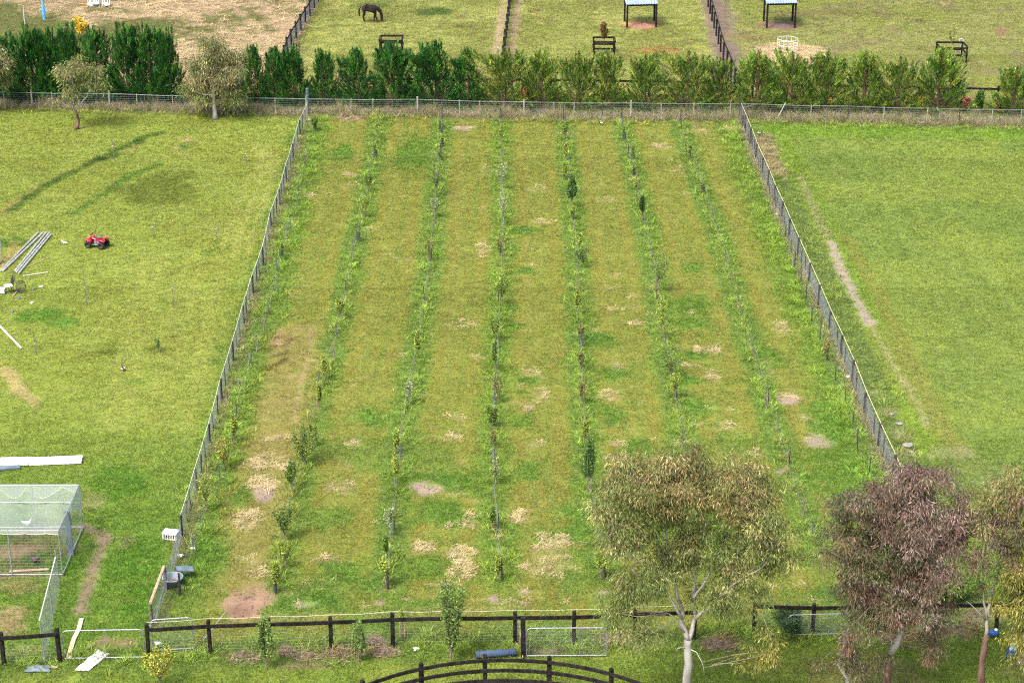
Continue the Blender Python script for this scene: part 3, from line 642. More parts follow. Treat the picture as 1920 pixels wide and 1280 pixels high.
# ================================================================== fences
def lerp(a, b, t): return a + (b - a) * t
def post_mb(o, p, h, wd, sq=True, lean=0.02, rz=0.0, dp=.06):
    m = MB(o); q = rnd
    top = Vector((p.x + q.uniform(-lean, lean) * h, p.y + q.uniform(-lean, lean) * h, p.z + h))
    base = Vector((p.x, p.y, p.z - dp))
    if sq: m.beam(base, top, wd * q.uniform(.92, 1.08), wd * q.uniform(.9, 1.1), (math.sin(rz), math.cos(rz), 0), .12)
    else: m.tube([base, lerp(base, top, .5), top - Vector((0, 0, .01)), top], [wd / 2 * 1.05, wd / 2, wd / 2 * .96, wd / 2 * .85], 8)
    return m
def net_mb(o, P, h, sx, sz, r, sag=0.0, z0=.04, top=None):
    """woven wire between ground points P: every strand is there"""
    m = MB(o); rows = max(2, int(round((h - z0) / sz)) + 1)
    for a, b in zip(P[:-1], P[1:]):
        L = (b - a).length; n = max(2, int(L / sx)); h0 = h1 = h
        d = (b - a).normalized(); sd = Vector((-d.y, d.x, 0))
        for i in range(rows):
            f = i / (rows - 1); z = z0 + (h - z0) * f
            m.tube([a + Vector((0, 0, z)), lerp(a, b, .5) + Vector((0, 0, z - sag * f)) + sd * rnd.uniform(-.02, .02), b + Vector((0, 0, z))], r, 3, False)
        for i in range(1, n):
            p = lerp(a, b, i / n); s_ = sag * (1 - (2 * i / n - 1) ** 2)
            m.tube([p + Vector((0, 0, z0)), p + Vector((rnd.uniform(-.01, .01), 0, h - s_))], r, 3, False)
    return m
def arc_pts(line, step, start=0.0):
    out = []; acc = start
    for a, b in zip(line[:-1], line[1:]):
        L = (b - a).length; s_ = acc
        while s_ < L: out.append(lerp(a, b, s_ / L)); s_ += step
        acc = s_ - L
    return out

# --- left side fence
o = LF[0]
t = thing('wire_fence', o, 'long grey wire netting fence with dark posts along the left side of the orchard', 'fence', 'side fences of the orchard')
for i, p in enumerate(LF):
    post_mb(o, p, HT(341, 1008, 966) * rnd.uniform(.97, 1.04), .15 if i else .2, False, .025).build('post', M['dark_post'] if i % 4 else M['grey_wood'], t)
for a, b in zip(LF[:-1], LF[1:]):
    for f in ((.34, .67) if (b - a).length > 4 else (.5,)):
        post_mb(o, lerp(a, b, f + rnd.uniform(-.05, .05)), rnd.uniform(.95, 1.1), .06, True, .06).build('picket', M['dark_post'] if rnd.random() < .6 else M['grey_wood'], t)
net_mb(o, LF, 1.0, .13, .11, .0038, .02).build('wire_mesh', M['wire'], t)
m = MB(o)
for a, b in zip(LF[:-1], LF[1:]): m.tube([a + Vector((0, 0, 1.1)), lerp(a, b, .5) + Vector((0, 0, 1.06)), b + Vector((0, 0, 1.1))], .010, 4)
m.build('top_wire', M['tape'], t)
m = MB(o)      # bird spirals / insulator coil stacked on the far corner post
for k in range(9): m.lathe([(.03, 0), (.12, .03), (.12, .07), (.03, .10)], (o.x, o.y, 1.15 + k * .11), 8)
m.build('corner_cap_coil', M['bluegrey'], t)
# end piece with loose netting and a timber rail near the tub
e0, e1, e2 = LF[-1], LF_END[0], LF_END[1]
t = thing('netting_panel', e0, 'loose sagging wire netting between the white crate and the dark tub', 'netting')
net_mb(e0, [e0, lerp(e0, e1, .55) + Vector((.1, 0, 0)), e1], .95, .12, .10, .0055, .12).build('wire_mesh', M['wire'], t)
m = post_mb(e0, lerp(e0, e1, .5), .8, .05, True, .08); m.build('picket', M['grey_wood'], t)
t = thing('timber_rail_fence', e1, 'short pale timber rail on two posts beside the dark tub', 'fence')
h1, h2 = HT(311, 1104, 1064), HT(285, 1172, 1132)
post_mb(e1, e1, h1 + .05, .14, False, .01).build('post', M['grey_wood'], t)
post_mb(e1, e2, h2 + .02, .13, False, .01).build('post', M['grey_wood'], t)
m = MB(e1); m.tube([e1 + Vector((0, 0, h1 + .06)), lerp(e1, e2, .5) + Vector((0, 0, (h1 + h2) / 2 + .03)), e2 + Vector((0, 0, h2 + .02))], [.07, .075, .07], 8); m.build('rail', M['pale_wood'], t)
net_mb(e1, [e1 + Vector((.07, 0, 0)), e2 + Vector((.07, 0, 0))], .85, .1, .1, .0045, .03).build('wire_mesh', M['wire'], t)
m = MB(e1); m.tube([e2 + Vector((.1, .1, .05)), e1 + Vector((.1, -.2, .75))], .012, 5); m.build('brace_wire', M['wire'], t)

# --- right side fence
o = RF[0]
t = thing('wire_fence', o, 'long pale wire netting fence with dark posts along the right side of the orchard', 'fence', 'side fences of the orchard')
for i, p in enumerate(RF):
    post_mb(o, p, 1.18 * rnd.uniform(.97, 1.05), .15, False, .02).build('post', M['dark_post'], t)
for a, b in zip(RF[:-1], RF[1:]):
    for f in (.33, .66):
        post_mb(o, lerp(a, b, f), rnd.uniform(.98, 1.08), .045, True, .03).build('picket', M['dark_post'] if rnd.random() < .5 else M['wire'], t)
net_mb(o, RF, 1.0, .11, .09, .0048, .02).build('wire_mesh', M['wire'], t)
m = MB(o)
for a, b in zip(RF[:-1], RF[1:]): m.tube([a + Vector((.06, 0, 1.14)), b + Vector((.06, 0, 1.14))], .017, 5)
m.build('top_rail_cord', mat('cord', (.34, .31, .22), (.44, .41, .3), .7, 5), t)
p = G(1388, 226); m = MB(o); m.beam(Vector((p.x, p.y, .9)), Vector((p.x + 1.3, p.y + .4, 1.15)), .07, .07); m.build('brace', M['grey_wood'], t)

# --- far fence
o = Vector(FAR[0])
t = thing('wire_fence', o, 'wire fence with pale posts in dry grass in front of the conifer hedge', 'fence')
FP = [(8, 0), (60, 2), (98, 0), (147, 0), (205, 2), (257, 0), (324, 0), (380, 3), (450, 0), (516, 0), (575, 2), (658, 0), (699, 0), (783, 2), (862, 0), (900, 0), (983, 2), (1039, 0), (1076, 0), (1130, 3), (1183, 2), (1240, 0), (1301, 0), (1369, 0), (1463, 4), (1520, 0), (1590, 3), (1657, 0), (1738, 0), (1799, 3), (1860, 0), (1915, 0)]
for px, k in FP:
    x = G(px, 215).x; y = float(yFar(x)); x = (px - 960) / FPX * (y * CP + (CAM_H - .5) * SP); y = float(yFar(x)); p = Vector((x, y, 0))
    if k == 2: post_mb(o, p, 1.32, .14, False, .015).build('post', M['far_post'], t)
    elif k == 4:
        m = MB(o); m.beam(p - Vector((.25, 0, .05)), p + Vector((.35, 0, 1.25)), .05, .05); m.build('picket', M['white_post'], t)
    else: post_mb(o, p, 1.15, .06, True, .03).build('picket', M['far_post'] if k == 0 else M['dark_post'], t)
net_mb(o, FAR, 1.05, .3, .15, .008).build('wire_mesh', M['wire_dark'], t)
m = MB(o)
for a, b in zip(FAR[:-1], FAR[1:]): m.tube([a + Vector((0, 0, 1.12)), lerp(a, b, .5) + Vector((0, 0, 1.07)), b + Vector((0, 0, 1.12))], .010, 4)
m.build('top_wire', M['wire'], t)

# --- post and rail fences
def rail_fence(name, P, h, label, rails, group=None, pw=.15, rw=.05, rh=.16, mt='black_wood', mesh=0, tape=False, ph=.12, face=-1, skip=()):
    o = P[0]; t = thing(name, o, label, 'fence', group)
    for i, p in enumerate(P):
        if i in skip: continue
        d = (P[min(i + 1, len(P) - 1)] - P[max(i - 1, 0)]).normalized()
        post_mb(o, p, h + ph, pw, True, .012, math.atan2(d.x, d.y) if abs(d.y) > abs(d.x) else 0).build('post', M[mt], t)
    for a, b in zip(P[:-1], P[1:]):
        d = (b - a).normalized(); sd = Vector((d.y, -d.x, 0)) * (pw / 2 + rw / 2 + .004) * -face
        for z in rails:
            j = rnd.uniform(-.015, .015)
            m = MB(o); mid = lerp(a, b, .5) + sd + Vector((0, 0, z + rnd.uniform(-.02, .01)))
            A = a + sd + Vector((0, 0, z + j)) + d * .004; B = b + sd + Vector((0, 0, z - j)) - d * .004
            m.beam(A, mid, rw, rh, (0, 0, 1), .08); m.beam(mid, B, rw, rh, (0, 0, 1), .08)
            m.build('rail', M[mt], t)
    if mesh: net_mb(o, P, mesh, .16, .13, .0018).build('wire_mesh', M['wire'], t)
    if tape:
        m = MB(o)
        for a, b in zip(P[:-1], P[1:]): m.tube([a + Vector((0, .12, h + .14)), lerp(a, b, .5) + Vector((0, .12, h + .10)), b + Vector((0, .12, h + .14))], .005, 4)
        m.build('electric_tape', M['tape'], t)
    return t
nf = lambda xs: [Vector((x, float(yNear(x)), 0)) for x in xs]
def NP(px):
    y = 66.0
    for _ in range(6): x = (px - 960) / FPX * (y * CP + (CAM_H - .6) * SP); y = float(yNear(x))
    return Vector((x, y, 0))
Hn = HT(620, 1216, 1164)
rail_fence('post_and_rail_fence', [NP(-110), NP(5), NP(110)], Hn + .08, 'short weathered black rail fence left of the steel gate', [Hn], 'black rail fences at the near edge', mesh=.9)
t_mid = rail_fence('post_and_rail_fence', [NP(q) for q in (277, 393, 505, 620, 736, 852, 966, 1076, 1190, 1302)], Hn + .08, 'long weathered black single rail fence across the near edge of the orchard', [Hn], 'black rail fences at the near edge', mesh=.95, tape=True)
rail_fence('post_and_rail_fence', [NP(q) for q in (1415, 1525, 1640, 1755, 1870, 1985)], HT(1525, 1186, 1140) + .08, 'black single rail fence behind the reddish gum tree', [HT(1525, 1186, 1137)], 'black rail fences at the near edge', mesh=.9)
# brace and hinge post beside the mesh gate
p = G(981, 1231); t = thing('gate_post', p, 'squat black gate post with pale diagonal braces beside the mesh gate', 'post')
post_mb(p, p, HT(981, 1231, 1157), .17, True, .01).build('post', M['black_wood'], t)
a = NP(966)
for dz in (0, -.42):
    m = MB(p); m.beam(a + Vector((.14, -.1, 1.15 + dz)), p + Vector((-.12, -.02, .55 + dz * .9 + .28)), .03, .1); m.build('brace', M['grey_wood'], t)
m = MB(p); m.beam(a + Vector((.16, -.15, 1.0)), p + Vector((-.02, -.12, .03)), .03, .09); m.build('brace', M['pale_wood'], t)

# --- round yard fence at the bottom
ctr = Vector((-.25, 54.9, 0)); Rr = 8.45
angs = [math.radians(90 - 16.4 * k + 5.2) for k in range(-4, 6)]
P = [ctr + Vector((math.cos(a) * Rr, math.sin(a) * Rr, 0)) for a in angs]
o = P[0]; t = thing('round_yard_fence', o, 'curved black three rail timber yard fence at the bottom edge', 'fence')
for i, p in enumerate(P): post_mb(o, p, 1.42, .16, True, .008, angs[i]).build('post', M['black_wood'], t)
for i in range(len(P) - 1):
    for z in (.36, .80, 1.24):
        m = MB(o)
        for k in range(4):
            aa = lerp(angs[i], angs[i + 1], k / 4); ab = lerp(angs[i], angs[i + 1], (k + 1) / 4); rr = Rr - .11
            m.beam(ctr + Vector((math.cos(aa) * rr, math.sin(aa) * rr, z)), ctr + Vector((math.cos(ab) * rr, math.sin(ab) * rr, z)), .045, .15, (0, 0, 1), .08)
        m.build('rail', M['black_wood'], t)

# --- paddock fences beyond the hedge
def paddock(P, label, step=2.7, mesh=True):
    pts = arc_pts(P, step); o = pts[0]; t = thing('paddock_fence', o, label, 'fence', 'fences between the far paddocks')
    for p in pts: post_mb(o, p, 1.42, .15, True, .01).build('post', M['black_wood'], t)
    for a, b in zip(pts[:-1], pts[1:]):
        for z in (1.3,): m = MB(o); m.beam(a + Vector((.1, 0, z)), b + Vector((.1, 0, z)), .05, .13); m.build('rail', M['black_wood'], t)
    if mesh:
        net_mb(o, pts, 1.2, .14, .10, .009).build('wire_mesh', M['wire_dark'], t)
    return t
paddock(PF1, 'dark post and mesh fence between the bare field and the horse paddock')
paddock(PF2, 'dark post and mesh fence just right of the grazing horse paddock')
paddock(PF3, 'dark post fence beside the bare dirt track behind the hedge', mesh=False)
rail_fence('post_and_rail_fence', arc_pts(BACK, 2.6), 1.3, 'black rail fence half hidden behind the conifer hedge', [1.22], mesh=0)

# ================================================================== gates
def gate(p, q, h, label, group, mesh=True, bars=(), mids=(1 / 3, 2 / 3), bow=0.12):
    """steel tube gate with rounded upper corners between ground points p and q"""
    o = p; t = thing('steel_gate', o, label, 'gate', group); d = (q - p).normalized(); L = (q - p).length
    def at(s_, z): return p + d * s_ + Vector((0, 0, z))
    r = .024; c = .18
    m = MB(o)
    path = [at(0, .06), at(0, h - c)] + [at(c - c * math.cos(a), h - c + c * math.sin(a)) for a in (.4, .8, 1.2)] + [at(c, h), at(L - c, h)] + [at(L - c + c * math.sin(a), h - c + c * math.cos(a)) for a in (.4, .8, 1.2)] + [at(L, h - c), at(L, .06), at(0, .06)]
    m.tube(path, r, 6); m.build('frame', M['steel'], t)
    for f in mids: m = MB(o); m.tube([at(L * f, .06), at(L * f, h)], r * .8, 6); m.build('upright', M['steel'], t)
    for z in bars: m = MB(o); m.tube([at(0, z), at(L, z)], r * .7, 5); m.build('bar', M['steel'], t)
    if mesh:
        m = MB(o); s_ = .085; n = int((L + h) / s_)
        for k in range(n):
            for sg in (0, 1):
                a0 = k * s_ - h; x0, z0 = max(a0, 0), max(0, -a0); x1_, z1 = min(a0 + h, L), min(h, L - a0)
                if x1_ <= x0: continue
                P0, P1 = (at(x0, .06 + z0 * .94), at(x1_, .06 + z1 * .92)) if not sg else (at(L - x0, .06 + z0 * .94), at(L - x1_, .06 + z1 * .92))
                m.tube([P0, P1], .0014, 3, False)
        m.build('chain_mesh', M['wire'], t)
    for z in (.3, h - .25): m = MB(o); m.tube([at(-.07, z), at(.02, z)], .02, 6); m.build('hinge', M['steel'], t)
    return t
gate(G(987, 1231), G(1137, 1230), HT(987, 1231, 1177), 'silver chain mesh gate standing beside the squat black gate post', 'steel farm gates')
gate(G(121, 1236), G(272, 1233), HT(121, 1236, 1182), 'bare silver tube gate over the muddy gateway at lower left', 'steel farm gates', False, (), (.52,))
g0 = NP(282); gate(g0 + Vector((0, .35, 0)), g0 + Vector((1.55, .55, 0)), HT(282, 1230, 1168) * .97, 'silver gate swung open behind the black rail fence end', 'steel farm gates', True, (), ())
gate(G(1476, 1192), G(1592, 1189), .95, 'steel mesh gate glimpsed between the two large gum trees', 'steel farm gates', True)
# ================================================================== plants
def leaves_obj(name, C_, D_, L_, Wd_, col, m, parent, origin=(0, 0, 0), seed=0):
    """one mesh of many separate diamond leaves"""
    q = np.random.RandomState(seed); n = len(C_)
    D_ = D_ / (np.linalg.norm(D_, axis=1, keepdims=True) + 1e-9)
    S = np.cross(D_, q.normal(size=(n, 3))); S /= (np.linalg.norm(S, axis=1, keepdims=True) + 1e-9)
    L_ = np.broadcast_to(L_, (n,))[:, None]; Wd_ = np.broadcast_to(Wd_, (n,))[:, None]
    v = np.stack([C_, C_ + D_ * L_ * .45 + S * Wd_ / 2, C_ + D_ * L_, C_ + D_ * L_ * .45 - S * Wd_ / 2], 1).reshape(-1, 3) - np.array(origin)
    me = bpy.data.meshes.new(name); np_mesh(me, v, np.arange(4 * n).reshape(-1, 4), 4)
    np_col(me, 'Col', np.repeat(col, 4, 0)); me.materials.append(m)
    o = bpy.data.objects.new(name, me); COL.objects.link(o)
    if parent is not None: o.parent = parent
    o['kind'] = 'stuff'
    return o
def pal_pick(q, pal, n, var=.18, k=1.0):
    P = np.array([L3(c) for c in pal]) * k * LEAFK
    return P[q.randint(0, len(P), n)] * np.exp(q.normal(size=(n, 1)) * var)

LEAFK = 1.3
# --- cypress hedge
def cypress_mesh(seed, dark):
    """unit tree: 1 m tall, half-width .42; feathery ascending sprays"""
    q = np.random.RandomState(seed); Cs, Ds, Ls, Ws, Cl = [], [], [], [], []
    tw = MB()
    leaders = [(0, 0, 1.0)] + [(q.normal() * .13, q.normal() * .13, q.uniform(.78, .96)) for _ in range(4)]
    tw.tube([(0, 0, -.03), (0, 0, .5), (leaders[0][0], leaders[0][1], .95)], [.03, .02, .005], 6)
    pal = ((22, 74, 22), (34, 92, 26), (52, 112, 32), (28, 84, 30), (72, 124, 36)) if dark else ((52, 86, 22), (70, 104, 26), (92, 122, 32), (112, 132, 38), (58, 94, 26), (82, 110, 28), (124, 128, 46))
    nb = 220 if dark else 190
    for i in range(nb):
        f = (i + q.rand()) / nb; z0 = -.12 + .92 * f ** 1.05; a = q.rand() * 6.283
        prof = .50 * (1 - f ** 1.1 * .82) * (.62 + .55 * q.rand()) * (.9 + .1 * min(1, f * 5))
        ld = leaders[q.randint(0, len(leaders))]
        ox, oy = ld[0] * f, ld[1] * f
        up = q.uniform(.12, .28) * (.9 + .2 * f)
        tip = np.array([ox + math.cos(a) * prof, oy + math.sin(a) * prof, min(z0 + up, ld[2] if f > .8 else 1.0)])
        root = np.array([ox * .4, oy * .4, max(0.02, z0 - .06)]); tip[2] = max(.04, tip[2])
        mid = (root + tip) / 2 + np.array([math.cos(a), math.sin(a), -.3]) * .05
        if i % 3 == 0: tw.tube([root, mid, tip], [.006, .004, .001], 3, False)
        base = L3(pal[q.randint(0, len(pal))]) * math.exp(q.normal() * .28) * LEAFK * (1.15 if dark else 1.55)
        nl = 54 if dark else 50
        s_ = q.rand(nl) ** .7; s_ = .25 + .75 * s_
        pos = np.where((s_ < .5)[:, None], root + (mid - root) * (s_ * 2)[:, None], mid + (tip - mid) * (s_ * 2 - 1)[:, None])
        out = tip - root; out = out / np.linalg.norm(out)
        d = out * 1.0 + np.array([0, 0, .7]) + q.normal(size=(nl, 3)) * .38
        pos = pos + q.normal(size=(nl, 3)) * (.006 + .03 * (1 - s_))[:, None]
        Cs.append(pos); Ds.append(d); Ls.append(q.uniform(.035, .075, nl)); Ws.append(q.uniform(.007, .013, nl))
        Cl.append(base[None] * np.exp(q.normal(size=(nl, 1)) * .22) * (1 + (q.rand(nl, 1) > .85) * .5))
    for ld in leaders:            # pointed leaders
        nl = 110; s_ = q.rand(nl)
        pos = np.stack([ld[0] + q.normal(size=nl) * .03 * (1.2 - s_), ld[1] + q.normal(size=nl) * .03 * (1.2 - s_), ld[2] - .25 + .25 * s_], 1)
        Cs.append(pos); Ds.append(np.array([0, 0, 1.0]) + q.normal(size=(nl, 3)) * .5); Ls.append(q.uniform(.03, .06, nl)); Ws.append(q.uniform(.01, .016, nl)); Cl.append(pal_pick(q, pal, nl))
    return np.concatenate(Cs), np.concatenate(Ds), np.concatenate(Ls), np.concatenate(Ws), np.concatenate(Cl), tw
VAR = []
for k in range(5):
    c_, d_, l_, w_, col_, tw = cypress_mesh(100 + k, k < 2)
    lo = leaves_obj('crown', c_, d_, l_, w_, col_, M['conifer'], None, seed=k); to = tw.build('trunk', M['brown_bark'])
    VAR.append((lo.data, to.data)); bpy.data.objects.remove(lo); bpy.data.objects.remove(to)
TREES = [(18, 64, 27, 0), (60, 48, 34, 0), (97, 52, 26, 1), (133, 46, 34, 0), (183, 50, 30, 1), (238, 44, 35, 0), (282, 47, 34, 1), (318, 54, 26, 0),
 (478, 84, 28, 1), (517, 88, 26, 0), (553, 82, 29, 1), (603, 92, 26, 1), (672, 90, 32, 1), (735, 80, 44, 0), (818, 76, 46, 1), (878, 90, 26, 1), (945, 92, 48, 2), (1012, 94, 38, 3), (1085, 98, 40, 2), (1140, 98, 30, 4),
 (1210, 104, 40, 3), (1290, 98, 45, 2), (1350, 108, 32, 4), (1420, 97, 49, 3), (1484, 100, 45, 2), (1548, 97, 42, 4), (1622, 98, 38, 3), (1685, 108, 40, 2), (1762, 92, 50, 3), (1902, 124, 40, 4)]
ordw = ['first', 'second', 'third', 'fourth', 'fifth', 'sixth', 'seventh', 'eighth', 'ninth', 'tenth', 'eleventh', 'twelfth', 'thirteenth', 'fourteenth', 'fifteenth', 'sixteenth', 'seventeenth', 'eighteenth', 'nineteenth', 'twentieth', 'twenty-first', 'twenty-second', 'twenty-third', 'twenty-fourth', 'twenty-fifth', 'twenty-sixth', 'twenty-seventh', 'twenty-eighth', 'twenty-ninth', 'thirtieth']
def hedge_pt(px):
    y = 150.0
    for _ in range(8): x = (px - 960) / FPX * (y * CP + (CAM_H - 2) * SP); y = float(yHedge(x))
    return Vector((x, y, 0))
for i, (px, top, hw, vi) in enumerate(TREES):
    p = hedge_pt(px); p.y += rnd.uniform(-.25, .25); h = W(px, top, p.y).z; wd = hw / (FPX / (p.y * CP + (CAM_H - 2) * SP)) / .42
    look = ('tall dense dark green' if vi < 2 else 'loose light green') if h > 4.3 else ('small dense dark green' if vi < 2 else 'small light green')
    t = thing('cypress_tree', p, f'{look} conifer, {ordw[i]} from the left in the hedge', 'tree', 'conifers in the hedge behind the far fence', rnd.uniform(0, 6.28))
    for me_, nm in zip(VAR[vi], ('crown', 'trunk')):
        c = bpy.data.objects.new(nm, me_); COL.objects.link(c); c.parent = t
        if nm == 'crown': c['kind'] = 'stuff'
        c.scale = (wd * (1.34 if px < 340 else 1.17),) * 2 + (h,)

LEAFX = 4.6
# --- generic shrub / sapling
def shrub(name, p, h, r, pal, label, cat, n=500, group=None, ls=(.08, .14), lw=.05, stems=6, up=.6, shape='oval', seed=0, bark='twig', clear=0.0, m='leaf', k=1.0, extra=None):
    q = np.random.RandomState(seed + 7); o = Vector(p); t = thing(name, o, label, cat, group)
    tw = MB(o); Cs, Ds = [], []
    tw.tube([o + Vector((0, 0, -.04)), o + Vector((q.normal() * .02, 0, h * max(clear, .3)))], [.014 + .008 * h, .009 + .005 * h], 5)
    for s_ in range(stems):
        a = q.rand() * 6.283; rr = r * (.5 + .55 * q.rand())
        z0 = h * (clear + (.08 + .12 * q.rand()) * (1 if clear == 0 else .6)); zt = h * (.72 + .3 * q.rand())
        if s_ == 0: rr *= .2; zt = h
        root = np.array([0, 0, z0 * .8]); tip = np.array([math.cos(a) * rr, math.sin(a) * rr, zt])
        if shape == 'column': mid = np.array([math.cos(a) * rr * .95, math.sin(a) * rr * .95, (z0 + zt) * .45])
        elif shape == 'fan': mid = np.array([math.cos(a) * rr * .55, math.sin(a) * rr * .55, z0 + (zt - z0) * .5])
        else: mid = np.array([math.cos(a) * rr * .9, math.sin(a) * rr * .9, z0 + (zt - z0) * .55])
        if shape == 'column': tip[:2] *= .45
        tw.tube([o + Vector(root), o + Vector(mid), o + Vector(tip)], [.007 + .003 * h, .006 + .002 * h, .003], 4, False)
        m_ = max(3, int(n * LEAFX) // stems); u = q.rand(m_); u = .18 + .82 * u
        pos = np.where((u < .5)[:, None], root + (mid - root) * (u * 2)[:, None], mid + (tip - mid) * (u * 2 - 1)[:, None])
        Cs.append(pos + q.normal(size=(m_, 3)) * np.array([.22, .22, .12]) * r * .55)
        Ds.append(np.stack([q.normal(size=m_), q.normal(size=m_), q.normal(size=m_) * .6 + up], 1))
    tag(tw.build('stems', M[bark], t), kind='stuff')
    c_ = np.concatenate(Cs); d_ = np.concatenate(Ds); N_ = len(c_); c_[:, 2] = np.maximum(c_[:, 2], .04)
    if n > 0: leaves_obj('foliage', c_ , d_, q.uniform(*ls, N_), lw * q.uniform(.7, 1.3, N_), pal_pick(q, pal, N_, .22, k), M[m], t, seed=seed)
    return t
M['guard'] = mat('guard', (.035, .05, .045), (.06, .08, .07), .8, 8)
YG = ((138, 160, 44), (156, 174, 56), (120, 148, 42), (168, 180, 66))
MG = ((96, 132, 44), (120, 150, 50), (78, 112, 38), (140, 160, 60))
DG = ((62, 104, 34), (78, 122, 40), (96, 138, 44), (54, 94, 32))
SV = ((136, 154, 92), (150, 166, 108), (120, 142, 76), (168, 178, 128))
BR = ((140, 138, 66), (128, 124, 60), (158, 154, 84), (110, 122, 54))
OR = ((176, 160, 56), (164, 142, 60), (150, 152, 50))
kinds = {  # palette, shape, leaf count, radius factor, clear stem, words
 'yg': (YG, 'oval', 110, .19, .25, 'sparse yellow-green young fruit tree'),
 'yc': (YG, 'column', 180, .13, .22, 'slim yellow-green young fruit tree'),
 'dc': (DG + MG[:1], 'column', 330, .15, .22, 'dense dark green upright young tree'),
 'dg': (MG + DG[1:3], 'column', 150, .15, .2, 'dark green young fruit tree'),
 'mg': (MG + YG[:2], 'oval', 120, .20, .22, 'thin mid green young fruit tree'),
 'bf': (MG + YG[:1], 'fan', 330, .34, .05, 'bushy many-stemmed green young tree'),
 'fd': (MG + DG[1:3], 'fan', 200, .26, .1, 'dark vertical-stemmed young tree'),
 'sv': (SV, 'oval', 90, .22, .2, 'silvery pale-leaved young fruit tree'),
 'br': (BR, 'oval', 70, .18, .15, 'brownish half-leafed young fruit tree'),
 'or': (OR + YG[:2], 'oval', 170, .26, .12, 'golden bronze young shrub-like fruit tree'),
 'wd': (MG, 'fan', 130, .55, .15, 'wide open-branched sparse young tree'),
 'ba': (BR, 'fan', 14, .14, .2, 'bare grey leafless sapling'),
 'gu': (MG, 'oval', 40, .14, .1, 'tiny sapling inside a dark mesh guard'),
}
ROWT = {
 'R1': [(708, 266, 200, 'yg'), (704, 297, 272, 'gu'), (690, 362, 326, 'mg'), (684, 408, 368, 'yg'), (672, 452, 412, 'gu'), (638, 600, 560, 'yg'), (627, 675, 642, 'ba'), (607, 716, 664, 'yc'), (598, 770, 718, 'yc'), (571, 872, 800, 'bf'), (589, 838, 795, 'mg'), (548, 924, 862, 'dg'), (534, 1012, 944, 'fd'), (537, 1066, 1014, 'yg'), (520, 1112, 1054, 'yc')],
 'R2': [(827, 252, 222, 'gu'), (829, 276, 256, 'gu'), (825, 300, 282, 'gu'), (817, 368, 294, 'wd'), (815, 408, 370, 'sv'), (804, 492, 448, 'br'), (784, 672, 616, 'yc'), (768, 760, 714, 'sv'), (743, 850, 805, 'yc'), (741, 905, 850, 'yc'), (730, 1003, 954, 'sv'), (726, 1046, 1004, 'dg'), (724, 1098, 1044, 'yg')],
 'R3': [(940, 272, 234, 'yg'), (940, 302, 280, 'ba'), (941, 356, 304, 'sv'), (945, 422, 354, 'sv'), (942, 486, 440, 'br'), (941, 572, 514, 'mg'), (929, 640, 598, 'mg'), (930, 692, 640, 'dg'), (934, 755, 704, 'br'), (922, 800, 764, 'bf'), (925, 838, 808, 'br'), (930, 908, 858, 'sv'), (927, 992, 950, 'dg'), (934, 1087, 1038, 'yc')],
 'R4': [(1059, 264, 228, 'mg'), (1060, 302, 268, 'yc'), (1058, 336, 304, 'yc'), (1072, 392, 328, 'dc'), (1074, 412, 386, 'yg'), (1076, 434, 412, 'ba'), (1084, 474, 434, 'yg'), (1094, 502, 460, 'wd'), (1082, 592, 538, 'yc'), (1088, 640, 608, 'br'), (1089, 692, 658, 'br'), (1093, 758, 712, 'br'), (1098, 830, 782, 'yc'), (1103, 928, 824, 'dc'), (1126, 1086, 1030, 'yg')],
 'R5': [(1170, 262, 238, 'gu'), (1186, 302, 274, 'gu'), (1188, 332, 310, 'gu'), (1192, 358, 336, 'yg'), (1205, 410, 366, 'dc'), (1231, 546, 470, 'wd'), (1239, 640, 554, 'yc'), (1258, 705, 654, 'wd'), (1263, 748, 698, 'yg'), (1279, 840, 812, 'ba')],
 'R6': [(1290, 300, 264, 'mg'), (1318, 364, 342, 'gu'), (1333, 408, 384, 'ba'), (1361, 500, 470, 'ba'), (1386, 590, 560, 'ba'), (1412, 676, 648, 'ba'), (1437, 768, 738, 'ba'), (1476, 872, 840, 'ba'), (1506, 968, 930, 'ba')],
 'RL': [(590, 246, 220, 'fd'), (571, 306, 282, 'ba'), (537, 448, 410, 'ba'), (528, 484, 454, 'gu'), (519, 548, 518, 'ba'), (505, 575, 548, 'ba'), (495, 622, 588, 'ba'), (481, 660, 620, 'ba'), (466, 684, 654, 'ba'), (449, 742, 706, 'ba'), (438, 832, 770, 'yc'), (421, 880, 824, 'or'), (388, 958, 888, 'yg')],
 'RR': [(1402, 262, 238, 'ba'), (1418, 300, 276, 'ba'), (1440, 352, 326, 'ba'), (1462, 420, 392, 'ba'), (1486, 500, 470, 'ba'), (1520, 590, 560, 'ba'), (1548, 676, 640, 'br'), (1605, 830, 800, 'ba')],
}
rname = {'RL': 'row along left fence', 'R1': 'first orchard row from left', 'R2': 'second orchard row from left', 'R3': 'third orchard row from left', 'R4': 'fourth orchard row from left', 'R5': 'fifth orchard row from left', 'R6': 'sixth orchard row from left', 'RR': 'row along right fence'}
sd = 300
